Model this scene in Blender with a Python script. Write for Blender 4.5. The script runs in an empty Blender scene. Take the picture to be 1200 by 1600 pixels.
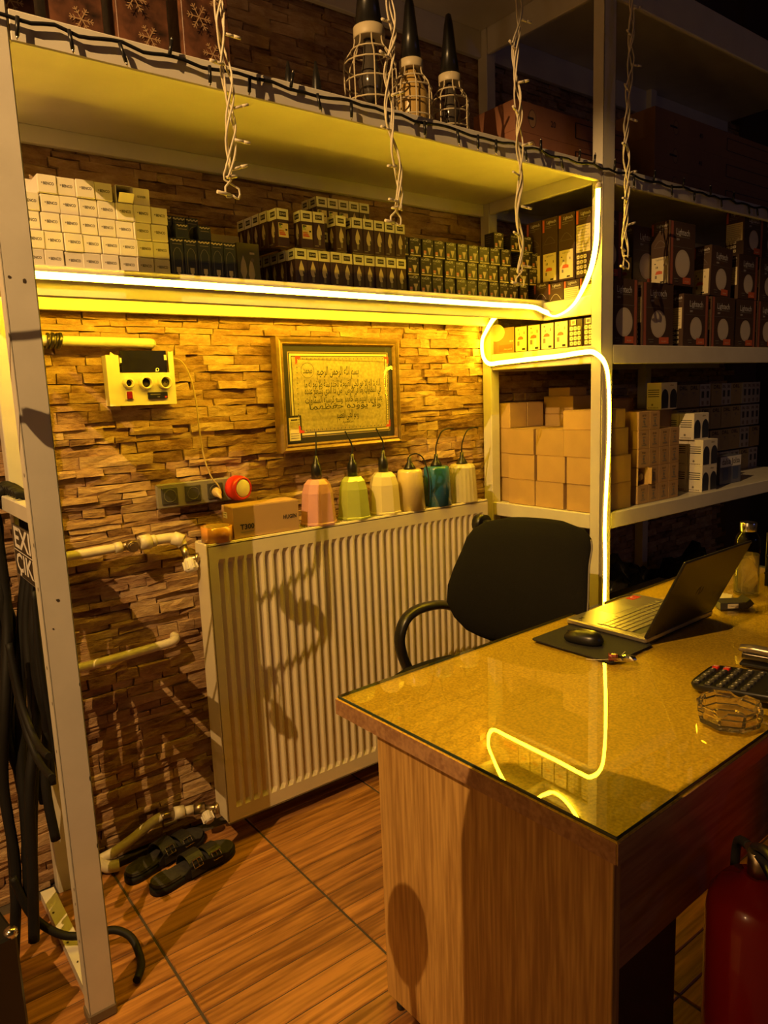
import bpy, bmesh, math, random, unicodedata
from mathutils import Vector, Matrix
S = bpy.context.scene
COL = S.collection
rnd = random.Random(7)
PI = math.pi

# ------------------------------------------------------------------ camera, world, lamps, exposure
def make_camera():
    yaw, pitch, roll = (math.radians(a) for a in (37.2, -9.2, -2.2))
    F = Vector((math.sin(yaw) * math.cos(pitch), math.cos(yaw) * math.cos(pitch), math.sin(pitch)))
    r = Vector((math.cos(yaw), -math.sin(yaw), 0))
    u = r.cross(F)
    R = math.cos(roll) * r + math.sin(roll) * u
    U = -math.sin(roll) * r + math.cos(roll) * u
    cd = bpy.data.cameras.new('camera')
    cd.sensor_fit = 'VERTICAL'
    cd.sensor_height = 36.0
    cd.lens = 1130.0 * 36.0 / 1600.0
    cd.clip_start = 0.05
    c = bpy.data.objects.new('camera', cd)
    m = Matrix((R, U, -F)).transposed().to_4x4()
    m.translation = (0, 0, 1.47)
    c.matrix_world = m
    COL.objects.link(c)
    S.camera = c
make_camera()

NEON = (1.0, 0.60, 0.016)
NEON_STRENGTH = 68.0
LAMP = (1.0, 0.57, 0.20)
w = bpy.data.worlds.new('world')
S.world = w
w.use_nodes = True
w.node_tree.nodes['Background'].inputs[0].default_value = (0.9, 0.6, 0.35, 1)
w.node_tree.nodes['Background'].inputs[1].default_value = 0.004

def lamp(name, loc, power, color, size):
    l = bpy.data.lights.new(name, 'POINT')
    l.energy = power
    l.color = color
    l.shadow_soft_size = size
    o = bpy.data.objects.new(name, l)
    o.location = loc
    COL.objects.link(o)
    return o
lamp('room_and_fill_lamp', (-1.15, 0.67, 3.45), 400, LAMP, 0.004)
lamp('room_and_fill_lamp', (-2.2, 0.5, 1.9), 16, (1.0, 0.60, 0.27), 0.05)  # added fill lamp, unseen, brightening the scene from the left
lamp('added_blue_lamp', (3.3, -2.0, 2.0), 6, (0.32, 0.36, 1.0), 0.12)  # added unseen lamp for cool highlights and a bluish tint

S.view_settings.view_transform = 'Standard'
S.view_settings.look = 'None'
S.view_settings.gamma = 1
S.view_settings.use_curve_mapping = False
S.view_settings.exposure = 0.0

# ------------------------------------------------------------------ materials
MATS = {}
def _base(name):
    m = bpy.data.materials.new(name)
    m.use_nodes = True
    nt = m.node_tree
    b = nt.nodes['Principled BSDF']
    return m, nt, b
def pm(name, col, rough=0.5, metal=0.0, var=0.0, scale=20.0, bump=0.0, bscale=None, coat=0.0, stretch=(1, 1, 1), rand=0.0, spec=0.5):
    if name in MATS: return MATS[name]
    m, nt, b = _base(name)
    b.inputs['Base Color'].default_value = (*col, 1)
    b.inputs['Roughness'].default_value = rough
    b.inputs['Metallic'].default_value = metal
    b.inputs['Coat Weight'].default_value = coat
    b.inputs['Specular IOR Level'].default_value = spec
    if var or bump or rand:
        tc = nt.nodes.new('ShaderNodeTexCoord')
        mp = nt.nodes.new('ShaderNodeMapping')
        mp.inputs['Scale'].default_value = stretch
        nt.links.new(tc.outputs['Object'], mp.inputs[0])
        n = nt.nodes.new('ShaderNodeTexNoise')
        n.inputs['Scale'].default_value = scale
        n.inputs['Detail'].default_value = 5
        nt.links.new(mp.outputs[0], n.inputs['Vector'])
        rp = nt.nodes.new('ShaderNodeValToRGB')
        rp.color_ramp.elements[0].position = 0.3
        rp.color_ramp.elements[1].position = 0.7
        rp.color_ramp.elements[0].color = (*[c * (1 - var) for c in col], 1)
        rp.color_ramp.elements[1].color = (*[min(1, c * (1 + var)) for c in col], 1)
        nt.links.new(n.outputs['Fac'], rp.inputs[0])
        out = rp.outputs[0]
        if rand:
            oi = nt.nodes.new('ShaderNodeObjectInfo')
            hs = nt.nodes.new('ShaderNodeHueSaturation')
            mr = nt.nodes.new('ShaderNodeMapRange')
            mr.inputs[3].default_value = 1 - rand
            mr.inputs[4].default_value = 1 + rand
            nt.links.new(oi.outputs['Random'], mr.inputs[0])
            nt.links.new(mr.outputs[0], hs.inputs['Value'])
            nt.links.new(out, hs.inputs['Color'])
            out = hs.outputs[0]
        nt.links.new(out, b.inputs['Base Color'])
        if bump:
            n2 = n
            if bscale:
                n2 = nt.nodes.new('ShaderNodeTexNoise')
                n2.inputs['Scale'].default_value = bscale
                n2.inputs['Detail'].default_value = 4
                nt.links.new(mp.outputs[0], n2.inputs['Vector'])
            bp = nt.nodes.new('ShaderNodeBump')
            bp.inputs['Strength'].default_value = bump
            bp.inputs['Distance'].default_value = 0.004
            nt.links.new(n2.outputs['Fac'], bp.inputs['Height'])
            nt.links.new(bp.outputs[0], b.inputs['Normal'])
    MATS[name] = m
    return m
def emit(name, col, strength):
    m, nt, b = _base(name)
    b.inputs['Base Color'].default_value = (0.8, 0.75, 0.6, 1)
    b.inputs['Emission Color'].default_value = (*col, 1)
    b.inputs['Emission Strength'].default_value = strength
    MATS[name] = m
    return m
def clear(name, tint, rough=0.0, ior=1.45):
    m, nt, b = _base(name)
    nt.nodes.remove(b)
    t = nt.nodes.new('ShaderNodeBsdfTransparent')
    t.inputs[0].default_value = (*tint, 1)
    g = nt.nodes.new('ShaderNodeBsdfGlossy')
    g.inputs['Roughness'].default_value = rough
    f = nt.nodes.new('ShaderNodeFresnel')
    f.inputs['IOR'].default_value = ior
    x = nt.nodes.new('ShaderNodeMixShader')
    ge = nt.nodes.new('ShaderNodeNewGeometry')
    fb = nt.nodes.new('ShaderNodeMath'); fb.operation = 'SUBTRACT'; fb.inputs[0].default_value = 1.0
    nt.links.new(ge.outputs['Backfacing'], fb.inputs[1])
    fm = nt.nodes.new('ShaderNodeMath'); fm.operation = 'MULTIPLY'
    nt.links.new(f.outputs[0], fm.inputs[0]); nt.links.new(fb.outputs[0], fm.inputs[1])
    nt.links.new(fm.outputs[0], x.inputs[0])
    nt.links.new(t.outputs[0], x.inputs[1])
    nt.links.new(g.outputs[0], x.inputs[2])
    nt.links.new(x.outputs[0], nt.nodes['Material Output'].inputs[0])
    MATS[name] = m
    return m
def wood(name, c1, c2, axis='x', scale=14, rough=0.4, rand=0.12, bump=0.12, fine=60.0, spec=0.5):
    m, nt, b = _base(name)
    tc = nt.nodes.new('ShaderNodeTexCoord')
    mp = nt.nodes.new('ShaderNodeMapping')
    s = {'x': (0.07, 1, 1), 'y': (1, 0.07, 1), 'z': (1, 1, 0.05)}[axis]
    mp.inputs['Scale'].default_value = s
    oi = nt.nodes.new('ShaderNodeObjectInfo')
    vm = nt.nodes.new('ShaderNodeVectorMath')
    vm.operation = 'ADD'
    sc = nt.nodes.new('ShaderNodeVectorMath')
    sc.operation = 'SCALE'
    sc.inputs[0].default_value = (3.1, 7.3, 5.7)
    nt.links.new(oi.outputs['Random'], sc.inputs['Scale'])
    nt.links.new(tc.outputs['Object'], vm.inputs[0])
    nt.links.new(sc.outputs[0], vm.inputs[1])
    nt.links.new(vm.outputs[0], mp.inputs[0])
    n = nt.nodes.new('ShaderNodeTexNoise')
    n.inputs['Scale'].default_value = scale
    n.inputs['Detail'].default_value = 6
    n.inputs['Distortion'].default_value = 1.6
    nt.links.new(mp.outputs[0], n.inputs['Vector'])
    n2 = nt.nodes.new('ShaderNodeTexNoise')
    n2.inputs['Scale'].default_value = fine
    n2.inputs['Detail'].default_value = 3
    nt.links.new(mp.outputs[0], n2.inputs['Vector'])
    ad = nt.nodes.new('ShaderNodeMath')
    ad.operation = 'ADD'
    nt.links.new(n.outputs['Fac'], ad.inputs[0])
    nt.links.new(n2.outputs['Fac'], ad.inputs[1])
    rp = nt.nodes.new('ShaderNodeValToRGB')
    rp.color_ramp.elements[0].position = 0.40
    rp.color_ramp.elements[1].position = 0.60
    rp.color_ramp.elements[0].color = (*c1, 1)
    rp.color_ramp.elements[1].color = (*c2, 1)
    hv = nt.nodes.new('ShaderNodeMath')
    hv.operation = 'MULTIPLY'
    hv.inputs[1].default_value = 0.5
    nt.links.new(ad.outputs[0], hv.inputs[0])
    nt.links.new(hv.outputs[0], rp.inputs[0])
    hs = nt.nodes.new('ShaderNodeHueSaturation')
    mr = nt.nodes.new('ShaderNodeMapRange')
    mr.inputs[3].default_value = 1 - rand
    mr.inputs[4].default_value = 1 + rand
    nt.links.new(oi.outputs['Random'], mr.inputs[0])
    nt.links.new(mr.outputs[0], hs.inputs['Value'])
    nt.links.new(rp.outputs[0], hs.inputs['Color'])
    nt.links.new(hs.outputs[0], b.inputs['Base Color'])
    b.inputs['Roughness'].default_value = rough
    b.inputs['Specular IOR Level'].default_value = spec
    bp = nt.nodes.new('ShaderNodeBump')
    bp.inputs['Strength'].default_value = bump
    bp.inputs['Distance'].default_value = 0.003
    nt.links.new(n2.outputs['Fac'], bp.inputs['Height'])
    nt.links.new(bp.outputs[0], b.inputs['Normal'])
    MATS[name] = m
    return m
def stone_mat():
    m, nt, b = _base('ledger_stone')
    tc = nt.nodes.new('ShaderNodeTexCoord')
    oi = nt.nodes.new('ShaderNodeObjectInfo')
    ge = nt.nodes.new('ShaderNodeNewGeometry')
    ad = nt.nodes.new('ShaderNodeMath'); ad.operation = 'ADD'
    fr = nt.nodes.new('ShaderNodeMath'); fr.operation = 'FRACT'
    nt.links.new(oi.outputs['Random'], ad.inputs[0])
    nt.links.new(ge.outputs['Random Per Island'], ad.inputs[1])
    nt.links.new(ad.outputs[0], fr.inputs[0])
    mp = nt.nodes.new('ShaderNodeMapping')
    mp.inputs['Scale'].default_value = (0.55, 1, 1.5)
    nt.links.new(tc.outputs['Object'], mp.inputs[0])
    n = nt.nodes.new('ShaderNodeTexNoise')
    n.inputs['Scale'].default_value = 30
    n.inputs['Detail'].default_value = 9
    n.inputs['Roughness'].default_value = 0.68
    nt.links.new(mp.outputs[0], n.inputs['Vector'])
    mx = nt.nodes.new('ShaderNodeMath'); mx.operation = 'MULTIPLY_ADD'
    nt.links.new(fr.outputs[0], mx.inputs[0])
    mx.inputs[1].default_value = 0.34
    nt.links.new(n.outputs['Fac'], mx.inputs[2])
    rp = nt.nodes.new('ShaderNodeValToRGB')
    e = rp.color_ramp.elements
    e[0].position = 0.40; e[0].color = (0.17, 0.085, 0.04, 1)
    e[1].position = 0.92; e[1].color = (0.60, 0.42, 0.23, 1)
    k = e.new(0.56); k.color = (0.33, 0.19, 0.095, 1)
    k = e.new(0.72); k.color = (0.44, 0.28, 0.14, 1)
    nt.links.new(mx.outputs[0], rp.inputs[0])
    nt.links.new(rp.outputs[0], b.inputs['Base Color'])
    b.inputs['Roughness'].default_value = 0.85
    b.inputs['Specular IOR Level'].default_value = 0.2
    bp = nt.nodes.new('ShaderNodeBump')
    bp.inputs['Strength'].default_value = 0.9
    bp.inputs['Distance'].default_value = 0.012
    nt.links.new(n.outputs['Fac'], bp.inputs['Height'])
    nt.links.new(bp.outputs[0], b.inputs['Normal'])
    MATS['stone'] = m
    return m

STONE = stone_mat()
STEEL = pm('white_steel', (0.66, 0.62, 0.52), 0.38, var=0.06, scale=9, bump=0.03, bscale=140)
PIPE = pm('pipe_paint', (0.66, 0.58, 0.40), 0.4, var=0.12, scale=30)
RADW = pm('radiator_enamel', (0.74, 0.65, 0.46), 0.3, var=0.03, scale=6)
GROUT = pm('grout', (0.06, 0.045, 0.035), 0.9, var=0.2)
MORTAR = pm('mortar', (0.12, 0.07, 0.035), 0.95)
PLASTER = pm('plaster', (0.20, 0.15, 0.10), 0.9, var=0.1)
DARKWALL = pm('dark_plaster', (0.05, 0.04, 0.035), 0.9)
PLANK = wood('floor_plank', (0.20, 0.078, 0.022), (0.47, 0.215, 0.062), 'x', 16, 0.38, 0.16, 0.3, 75)
OAKZ = wood('oak_laminate', (0.36, 0.19, 0.05), (0.60, 0.36, 0.105), 'z', 34, 0.45, 0.03, 0.05, 130)
OAKX = wood('oak_edge', (0.30, 0.15, 0.07), (0.46, 0.26, 0.12), 'x', 24, 0.4, 0.03, 0.05, 100)
DESKTOP = pm('desk_laminate', (0.80, 0.48, 0.035), 0.5, var=0.28, scale=160, bump=0.0)
GLASS = clear('desk_glass', (0.93, 0.95, 0.88), 0.015, 1.85)
GEDGE = pm('glass_edge', (0.03, 0.06, 0.035), 0.1, spec=0.8)
PICGLASS = clear('picture_glass', (0.97, 0.97, 0.97), 0.01, 1.45)
BOTTLE = clear('bottle_glass', (0.80, 0.84, 0.74), 0.02, 1.45)
WHITE = pm('white_card', (0.72, 0.66, 0.55), 0.6, var=0.04, scale=8, rand=0.06)
CREAM = pm('cream_print', (0.72, 0.62, 0.38), 0.6)
WPRINT = pm('white_print', (0.75, 0.72, 0.66), 0.6)
BLACK = pm('black_plastic', (0.012, 0.011, 0.010), 0.32)
BLACKR = pm('black_rubber', (0.010, 0.009, 0.008), 0.6, var=0.2, spec=0.25)
FABRIC = pm('black_fabric', (0.010, 0.009, 0.008), 0.92, var=0.25, scale=300, bump=0.2, bscale=600, spec=0.15)
INK = pm('dark_ink', (0.02, 0.015, 0.02), 0.6)
GREYINK = pm('grey_ink', (0.20, 0.17, 0.14), 0.6)
KRAFT = pm('kraft_card', (0.46, 0.295, 0.115), 0.75, var=0.07, scale=12, bump=0.04, bscale=90, rand=0.07)
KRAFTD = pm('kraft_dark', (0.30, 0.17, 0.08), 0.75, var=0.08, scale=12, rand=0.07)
PURPLE = pm('bulb_carton', (0.045, 0.018, 0.022), 0.45)
BULBW = pm('bulb_print', (0.55, 0.47, 0.36), 0.5)
NAVY = pm('navy_carton', (0.022, 0.026, 0.05), 0.45)
OLIVE = pm('olive_carton', (0.13, 0.12, 0.03), 0.5)
GUBOX = pm('black_carton', (0.030, 0.024, 0.016), 0.4)
ORANGE = pm('orange_print', (0.62, 0.13, 0.05), 0.5)
REDP = pm('red_print', (0.55, 0.05, 0.03), 0.5)
MAROON = pm('brown_carton', (0.075, 0.042, 0.028), 0.42)
CHROME = pm('chrome', (0.7, 0.68, 0.62), 0.18, 1.0)
BRASS = pm('brass', (0.45, 0.36, 0.22), 0.35, 1.0)
GREYPL = pm('grey_plate', (0.20, 0.175, 0.145), 0.45)
DGREY = pm('dark_grey', (0.045, 0.04, 0.035), 0.45)
REDPL = pm('red_plastic', (0.65, 0.03, 0.015), 0.3)
REDPAINT = pm('red_paint', (0.42, 0.012, 0.01), 0.22, coat=0.5)
GOLD = pm('gold_moulding', (0.36, 0.22, 0.07), 0.35, 0.55, var=0.25, scale=70, bump=0.5, bscale=120)
GOLD2 = pm('pale_gold', (0.46, 0.33, 0.15), 0.4, 0.3)
PARCH = pm('parchment_print', (0.50, 0.40, 0.20), 0.5, var=0.22, scale=110)
IVORY = pm('ivory_wire', (0.66, 0.58, 0.42), 0.45)
SILVER = pm('laptop_silver', (0.42, 0.38, 0.32), 0.3, 0.75)
AMBER = pm('amber_tape', (0.60, 0.26, 0.05), 0.25, coat=0.4)
CHIP = pm('paint_chip', (0.05, 0.035, 0.02), 0.8)
NEONM = emit('neon_glow', NEON, NEON_STRENGTH)
STRIPM = emit('led_strip_glow', NEON, NEON_STRENGTH * 1.45)
PLGLASS = pm('ashtray_glass', (0.97, 0.86, 0.55), 0.02)
_b = PLGLASS.node_tree.nodes['Principled BSDF']
_b.inputs['Transmission Weight'].default_value = 0.97
_b.inputs['IOR'].default_value = 1.5

# ------------------------------------------------------------------ mesh building
class MB:
    def __init__(s):
        s.v, s.f, s.m, s.sm = [], [], [], []
    def add(s, vs, fs, mi=0, smooth=False, M=None):
        o = len(s.v)
        for p in vs:
            p = Vector(p)
            s.v.append(tuple(M @ p) if M is not None else tuple(p))
        for f in fs:
            s.f.append(tuple(i + o for i in f))
            s.m.append(mi)
            s.sm.append(smooth)
        return s
    def box(s, x0, x1, y0, y1, z0, z1, b=0.0, mi=0, M=None):
        if b <= 0:
            vs = [(x, y, z) for z in (z0, z1) for y in (y0, y1) for x in (x0, x1)]
            fs = [(0, 2, 3, 1), (4, 5, 7, 6), (0, 1, 5, 4), (1, 3, 7, 5), (3, 2, 6, 7), (2, 0, 4, 6)]
            return s.add(vs, fs, mi, False, M)
        b = min(b, (x1 - x0) * .49, (y1 - y0) * .49, (z1 - z0) * .49)
        X, Y, Z = (x0, x1), (y0, y1), (z0, z1)
        vs, idx = [], {}
        for i in (0, 1):
            for j in (0, 1):
                for k in (0, 1):
                    sx, sy, sz = (1, -1)[i], (1, -1)[j], (1, -1)[k]
                    for ax in range(3):
                        idx[(i, j, k, ax)] = len(vs)
                        vs.append((X[i] + (0 if ax == 0 else sx * b), Y[j] + (0 if ax == 1 else sy * b), Z[k] + (0 if ax == 2 else sz * b)))
        fs = []
        def q(*k): fs.append(tuple(idx[a] for a in k))
        for i in (0, 1):
            q(*[(i, j, k, 0) for j, k in ((0, 0), (1, 0), (1, 1), (0, 1))])
            q(*[(j, i, k, 1) for j, k in ((0, 0), (1, 0), (1, 1), (0, 1))])
            q(*[(j, k, i, 2) for j, k in ((0, 0), (1, 0), (1, 1), (0, 1))])
        for a in (0, 1):
            for c in (0, 1):
                q((0, a, c, 1), (1, a, c, 1), (1, a, c, 2), (0, a, c, 2))
                q((a, 0, c, 0), (a, 1, c, 0), (a, 1, c, 2), (a, 0, c, 2))
                q((a, c, 0, 0), (a, c, 1, 0), (a, c, 1, 1), (a, c, 0, 1))
        for i in (0, 1):
            for j in (0, 1):
                for k in (0, 1):
                    q((i, j, k, 0), (i, j, k, 1), (i, j, k, 2))
        return s.add(vs, fs, mi, False, M)
    def rings(s, rs, mi=0, smooth=True, cap0=True, cap1=True, closed=False, M=None):
        n = len(rs[0])
        vs = [p for r in rs for p in r]
        fs = []
        N = len(rs)
        for i in range(N if closed else N - 1):
            a, b = i * n, ((i + 1) % N) * n
            for k in range(n):
                k2 = (k + 1) % n
                fs.append((a + k, a + k2, b + k2, b + k))
        s.add(vs, fs, mi, smooth, M)
        o = len(s.v) - len(vs)
        if not closed:
            if cap0: s.f.append(tuple(o + k for k in reversed(range(n)))); s.m.append(mi); s.sm.append(False)
            if cap1: s.f.append(tuple(o + (N - 1) * n + k for k in range(n))); s.m.append(mi); s.sm.append(False)
        return s
    def lathe(s, prof, n=24, mi=0, M=None, smooth=True, cap0=True, cap1=True, start=0.0):
        rs = [[(r * math.cos(start + 2 * PI * k / n), r * math.sin(start + 2 * PI * k / n), z) for k in range(n)] for r, z in prof]
        return s.rings(rs, mi, smooth, cap0, cap1, False, M)
    def cyl(s, p0, p1, r, n=12, mi=0, r1=None, smooth=True):
        p0, p1 = Vector(p0), Vector(p1)
        d = (p1 - p0)
        q = d.normalized().to_track_quat('Z', 'Y').to_matrix()
        r1 = r if r1 is None else r1
        rs = []
        for p, rr in ((p0, r), (p1, r1)):
            rs.append([p + q @ Vector((rr * math.cos(2 * PI * k / n), rr * math.sin(2 * PI * k / n), 0)) for k in range(n)])
        return s.rings(rs, mi, smooth)
    def tube(s, pts, r, n=8, mi=0, sub=6, closed=False, flat=None, up=None):
        P = spline(pts, sub, closed) if sub > 1 else [Vector(p) for p in pts]
        N = len(P)
        rs = []
        nrm = None
        for i, p in enumerate(P):
            t = (P[(i + 1) % N] - P[i - 1]) if closed else (P[min(i + 1, N - 1)] - P[max(i - 1, 0)])
            if t.length < 1e-9: t = Vector((0, 0, 1))
            t.normalize()
            if nrm is None:
                nrm = Vector(up) if up else (Vector((0, 0, 1)) if abs(t.z) < .9 else Vector((1, 0, 0)))
            elif up: nrm = Vector(up)
            nrm = nrm - t * nrm.dot(t)
            nrm = nrm.normalized() if nrm.length > 1e-6 else t.orthogonal().normalized()
            bn = t.cross(nrm)
            rr = r(i / (N - 1)) if callable(r) else r
            ra, rb = (rr, rr) if flat is None else (rr, rr * flat)
            rs.append([p + nrm * ra * math.cos(2 * PI * k / n) + bn * rb * math.sin(2 * PI * k / n) for k in range(n)])
        return s.rings(rs, mi, True, closed=closed)
    def prism(s, poly, z0, z1, mi=0, M=None, smooth=False):
        n = len(poly)
        vs = [(x, y, z0) for x, y in poly] + [(x, y, z1) for x, y in poly]
        fs = [tuple(reversed(range(n))), tuple(range(n, 2 * n))]
        s.add(vs, fs, mi, False, M)
        o = len(s.v) - 2 * n
        for k in range(n):
            s.f.append((o + k, o + (k + 1) % n, o + n + (k + 1) % n, o + n + k)); s.m.append(mi); s.sm.append(smooth)
        return s
    def mesh(s, name, mats):
        me = bpy.data.meshes.new(name)
        me.from_pydata(s.v, [], s.f)
        for m in (mats if isinstance(mats, (list, tuple)) else [mats]): me.materials.append(m)
        me.polygons.foreach_set('material_index', s.m)
        me.polygons.foreach_set('use_smooth', s.sm)
        me.validate()
        bm = bmesh.new(); bm.from_mesh(me)
        bmesh.ops.recalc_face_normals(bm, faces=bm.faces)
        bm.to_mesh(me); bm.free()
        return me
def spline(pts, sub=6, closed=False):
    P = [Vector(p) for p in pts]
    n = len(P)
    out = []
    for i in range(n if closed else n - 1):
        if closed: a, b, c, d = P[i - 1], P[i], P[(i + 1) % n], P[(i + 2) % n]
        else: a, b, c, d = P[max(i - 1, 0)], P[i], P[i + 1], P[min(i + 2, n - 1)]
        for k in range(sub):
            t = k / sub
            out.append(0.5 * ((2 * b) + (c - a) * t + (2 * a - 5 * b + 4 * c - d) * t * t + (3 * b - 3 * c + d - a) * t ** 3))
    if not closed: out.append(P[-1])
    return out
def rot(axis, deg): return Matrix.Rotation(math.radians(deg), 4, axis)
def mv(x, y, z): return Matrix.Translation((x, y, z))

def obj(name, mb, mats=None, parent=None, loc=None, kind=None, label=None, W=False):
    me = mb.mesh(name, mats) if isinstance(mb, MB) else mb
    o = bpy.data.objects.new(name, me)
    COL.objects.link(o)
    if parent is not None:
        o.parent = parent
        if W:
            q = parent
            t = Vector((0, 0, 0))
            while q is not None:
                t += Vector(q.location); q = q.parent
            o.location = -t
    if loc is not None: o.location = loc
    if kind: o['kind'] = kind
    if label: o['label'] = label
    return o
def tag(o, label, cat, group=None):
    o['label'] = label; o['category'] = cat
    if group: o['group'] = group
    return o
def thing(name, label, cat, loc=(0, 0, 0), rz=0.0, group=None):
    o = bpy.data.objects.new(name, None)
    o.empty_display_size = 0.05
    COL.objects.link(o)
    o.location = loc
    o.rotation_euler = (0, 0, math.radians(rz))
    return tag(o, label, cat, group)
def dup(o, parent=None):
    c = o.copy()
    COL.objects.link(c)
    if parent is not None: c.parent = parent
    for ch in list(o.children): dup(ch, c)
    return c
ORD = ['', 'first', 'second', 'third', 'fourth', 'fifth', 'sixth', 'seventh', 'eighth', 'ninth', 'tenth', 'eleventh', 'twelfth']

# ------------------------------------------------------------------ lettering and flat print
_tc = {}
def text_geo(s, size, bold=0.0):
    k = (s, bold)
    if k not in _tc:
        cu = bpy.data.curves.new('txt', 'FONT')
        cu.body = s
        cu.align_x = 'CENTER'; cu.align_y = 'CENTER'
        cu.resolution_u = 2
        cu.offset = bold
        o = bpy.data.objects.new('txt', cu)
        COL.objects.link(o)
        me = bpy.data.meshes.new_from_object(o)
        _tc[k] = ([tuple(v.co) for v in me.vertices], [tuple(p.vertices) for p in me.polygons])
        bpy.data.objects.remove(o); bpy.data.meshes.remove(me); bpy.data.curves.remove(cu)
    vs, fs = _tc[k]
    return [(x * size, y * size) for x, y, z in vs], fs
class Print:
    """flat print on the faces of a box: u to the right, v up, measured from the face centre"""
    def __init__(s, w, d, h):
        s.w, s.d, s.h = w, d, h
        s.mb = MB(); s.mats = []; s.face = 'F'; s.e = 0.0004
    def mi(s, m):
        if m not in s.mats: s.mats.append(m)
        return s.mats.index(m)
    def at(s, u, v, e):
        if s.face == 'F': return (u, -s.d / 2 - e, v + s.h / 2)
        if s.face == 'L': return (-s.w / 2 - e, -u, v + s.h / 2)
        if s.face == 'T': return (u, v, s.h + e)
    def on(s, face): s.face = face; s.e = 0.0004; return s
    def poly(s, pts, m):
        s.mb.add([s.at(u, v, s.e) for u, v in pts], [tuple(range(len(pts)))], s.mi(m)); s.e += 0.00015; return s
    def rect(s, u0, v0, u1, v1, m): return s.poly([(u0, v0), (u1, v0), (u1, v1), (u0, v1)], m)
    def disc(s, u, v, r, m, n=20, ry=None):
        ry = ry or r
        return s.poly([(u + r * math.cos(2 * PI * k / n), v + ry * math.sin(2 * PI * k / n)) for k in range(n)], m)
    def text(s, t, u, v, size, m, bold=0.0, wmax=None, ang=0):
        vs, fs = text_geo(t, size, bold)
        if not vs: return s
        if wmax:
            wd = max(x for x, y in vs) - min(x for x, y in vs)
            kx = wmax / wd
            vs = [(x * kx, y) for x, y in vs]
        if ang:
            c, sn = math.cos(math.radians(ang)), math.sin(math.radians(ang))
            vs = [(x * c - y * sn, x * sn + y * c) for x, y in vs]
        s.mb.add([s.at(u + x, v + y, s.e) for x, y in vs], fs, s.mi(m)); s.e += 0.00015; return s
    def line(s, pts, wd, m):
        vs, fs = [], []
        for i, (u, v) in enumerate(pts):
            a, b = pts[max(i - 1, 0)], pts[min(i + 1, len(pts) - 1)]
            dx, dy = b[0] - a[0], b[1] - a[1]
            L = math.hypot(dx, dy) or 1
            nx, ny = -dy / L * wd / 2, dx / L * wd / 2
            vs += [s.at(u + nx, v + ny, s.e), s.at(u - nx, v - ny, s.e)]
            if i: fs.append((2 * i - 2, 2 * i - 1, 2 * i + 1, 2 * i))
        s.mb.add(vs, fs, s.mi(m)); s.e += 0.00015; return s
    def mesh(s, name): return s.mb.mesh(name, s.mats)

# ------------------------------------------------------------------ the room
WALL = 2.30
wall = obj('wall_back', MB().box(-2.6, 4.8, WALL, WALL + 0.12, 0, 3.9), MORTAR, kind='structure')
obj('wall_left', MB().box(-2.7, -2.6, -2.6, WALL + 0.12, 0, 3.9), PLASTER, kind='structure')
obj('wall_right', MB().box(4.8, 4.9, -2.6, WALL + 0.12, 0, 3.9), DARKWALL, kind='structure')
obj('wall_front', MB().box(-2.6, 4.8, -2.7, -2.6, 0, 3.9), DARKWALL, kind='structure')
obj('ceiling', MB().box(-2.7, 4.9, -2.7, WALL + 0.12, 3.9, 4.0), DARKWALL, kind='structure')
floor = obj('floor', MB().box(-2.7, 4.9, -2.7, WALL + 0.12, -0.06, -0.003), GROUT, kind='structure')

# planks of the floor: tiles 0.463 wide holding long narrow planks, straight cross joints
PT, PW, PX, PY = 0.463, 0.0785, 0.545, 2.001
pl = {}
def plank_mesh(k):
    r = random.Random(k)
    mb = MB()
    L, W = PT - 0.007, PW - 0.003
    b = 0.0025
    mb.add([(0, 0, -.02), (L, 0, -.02), (L, W, -.02), (0, W, -.02), (0, 0, -b), (L, 0, -b), (L, W, -b), (0, W, -b),
            (b, b, 0), (L - b, b, 0), (L - b, W - b, 0), (b, W - b, 0)],
           [(8, 9, 10, 11), (4, 5, 9, 8), (5, 6, 10, 9), (6, 7, 11, 10), (7, 4, 8, 11), (0, 1, 5, 4), (1, 2, 6, 5), (2, 3, 7, 6), (3, 0, 4, 7)])
    return mb.mesh('plank', PLANK)
pm_ = plank_mesh(1)
for i in range(-2, 5):
    for j in range(-18, 4):
        x, y = PX + i * PT + 0.0035, PY + j * PW + 0.0015
        L, W = PT, PW
        if y + W > WALL: continue
        o = obj('plank', pm_, parent=floor, loc=(x, y, 0.0))

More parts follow.
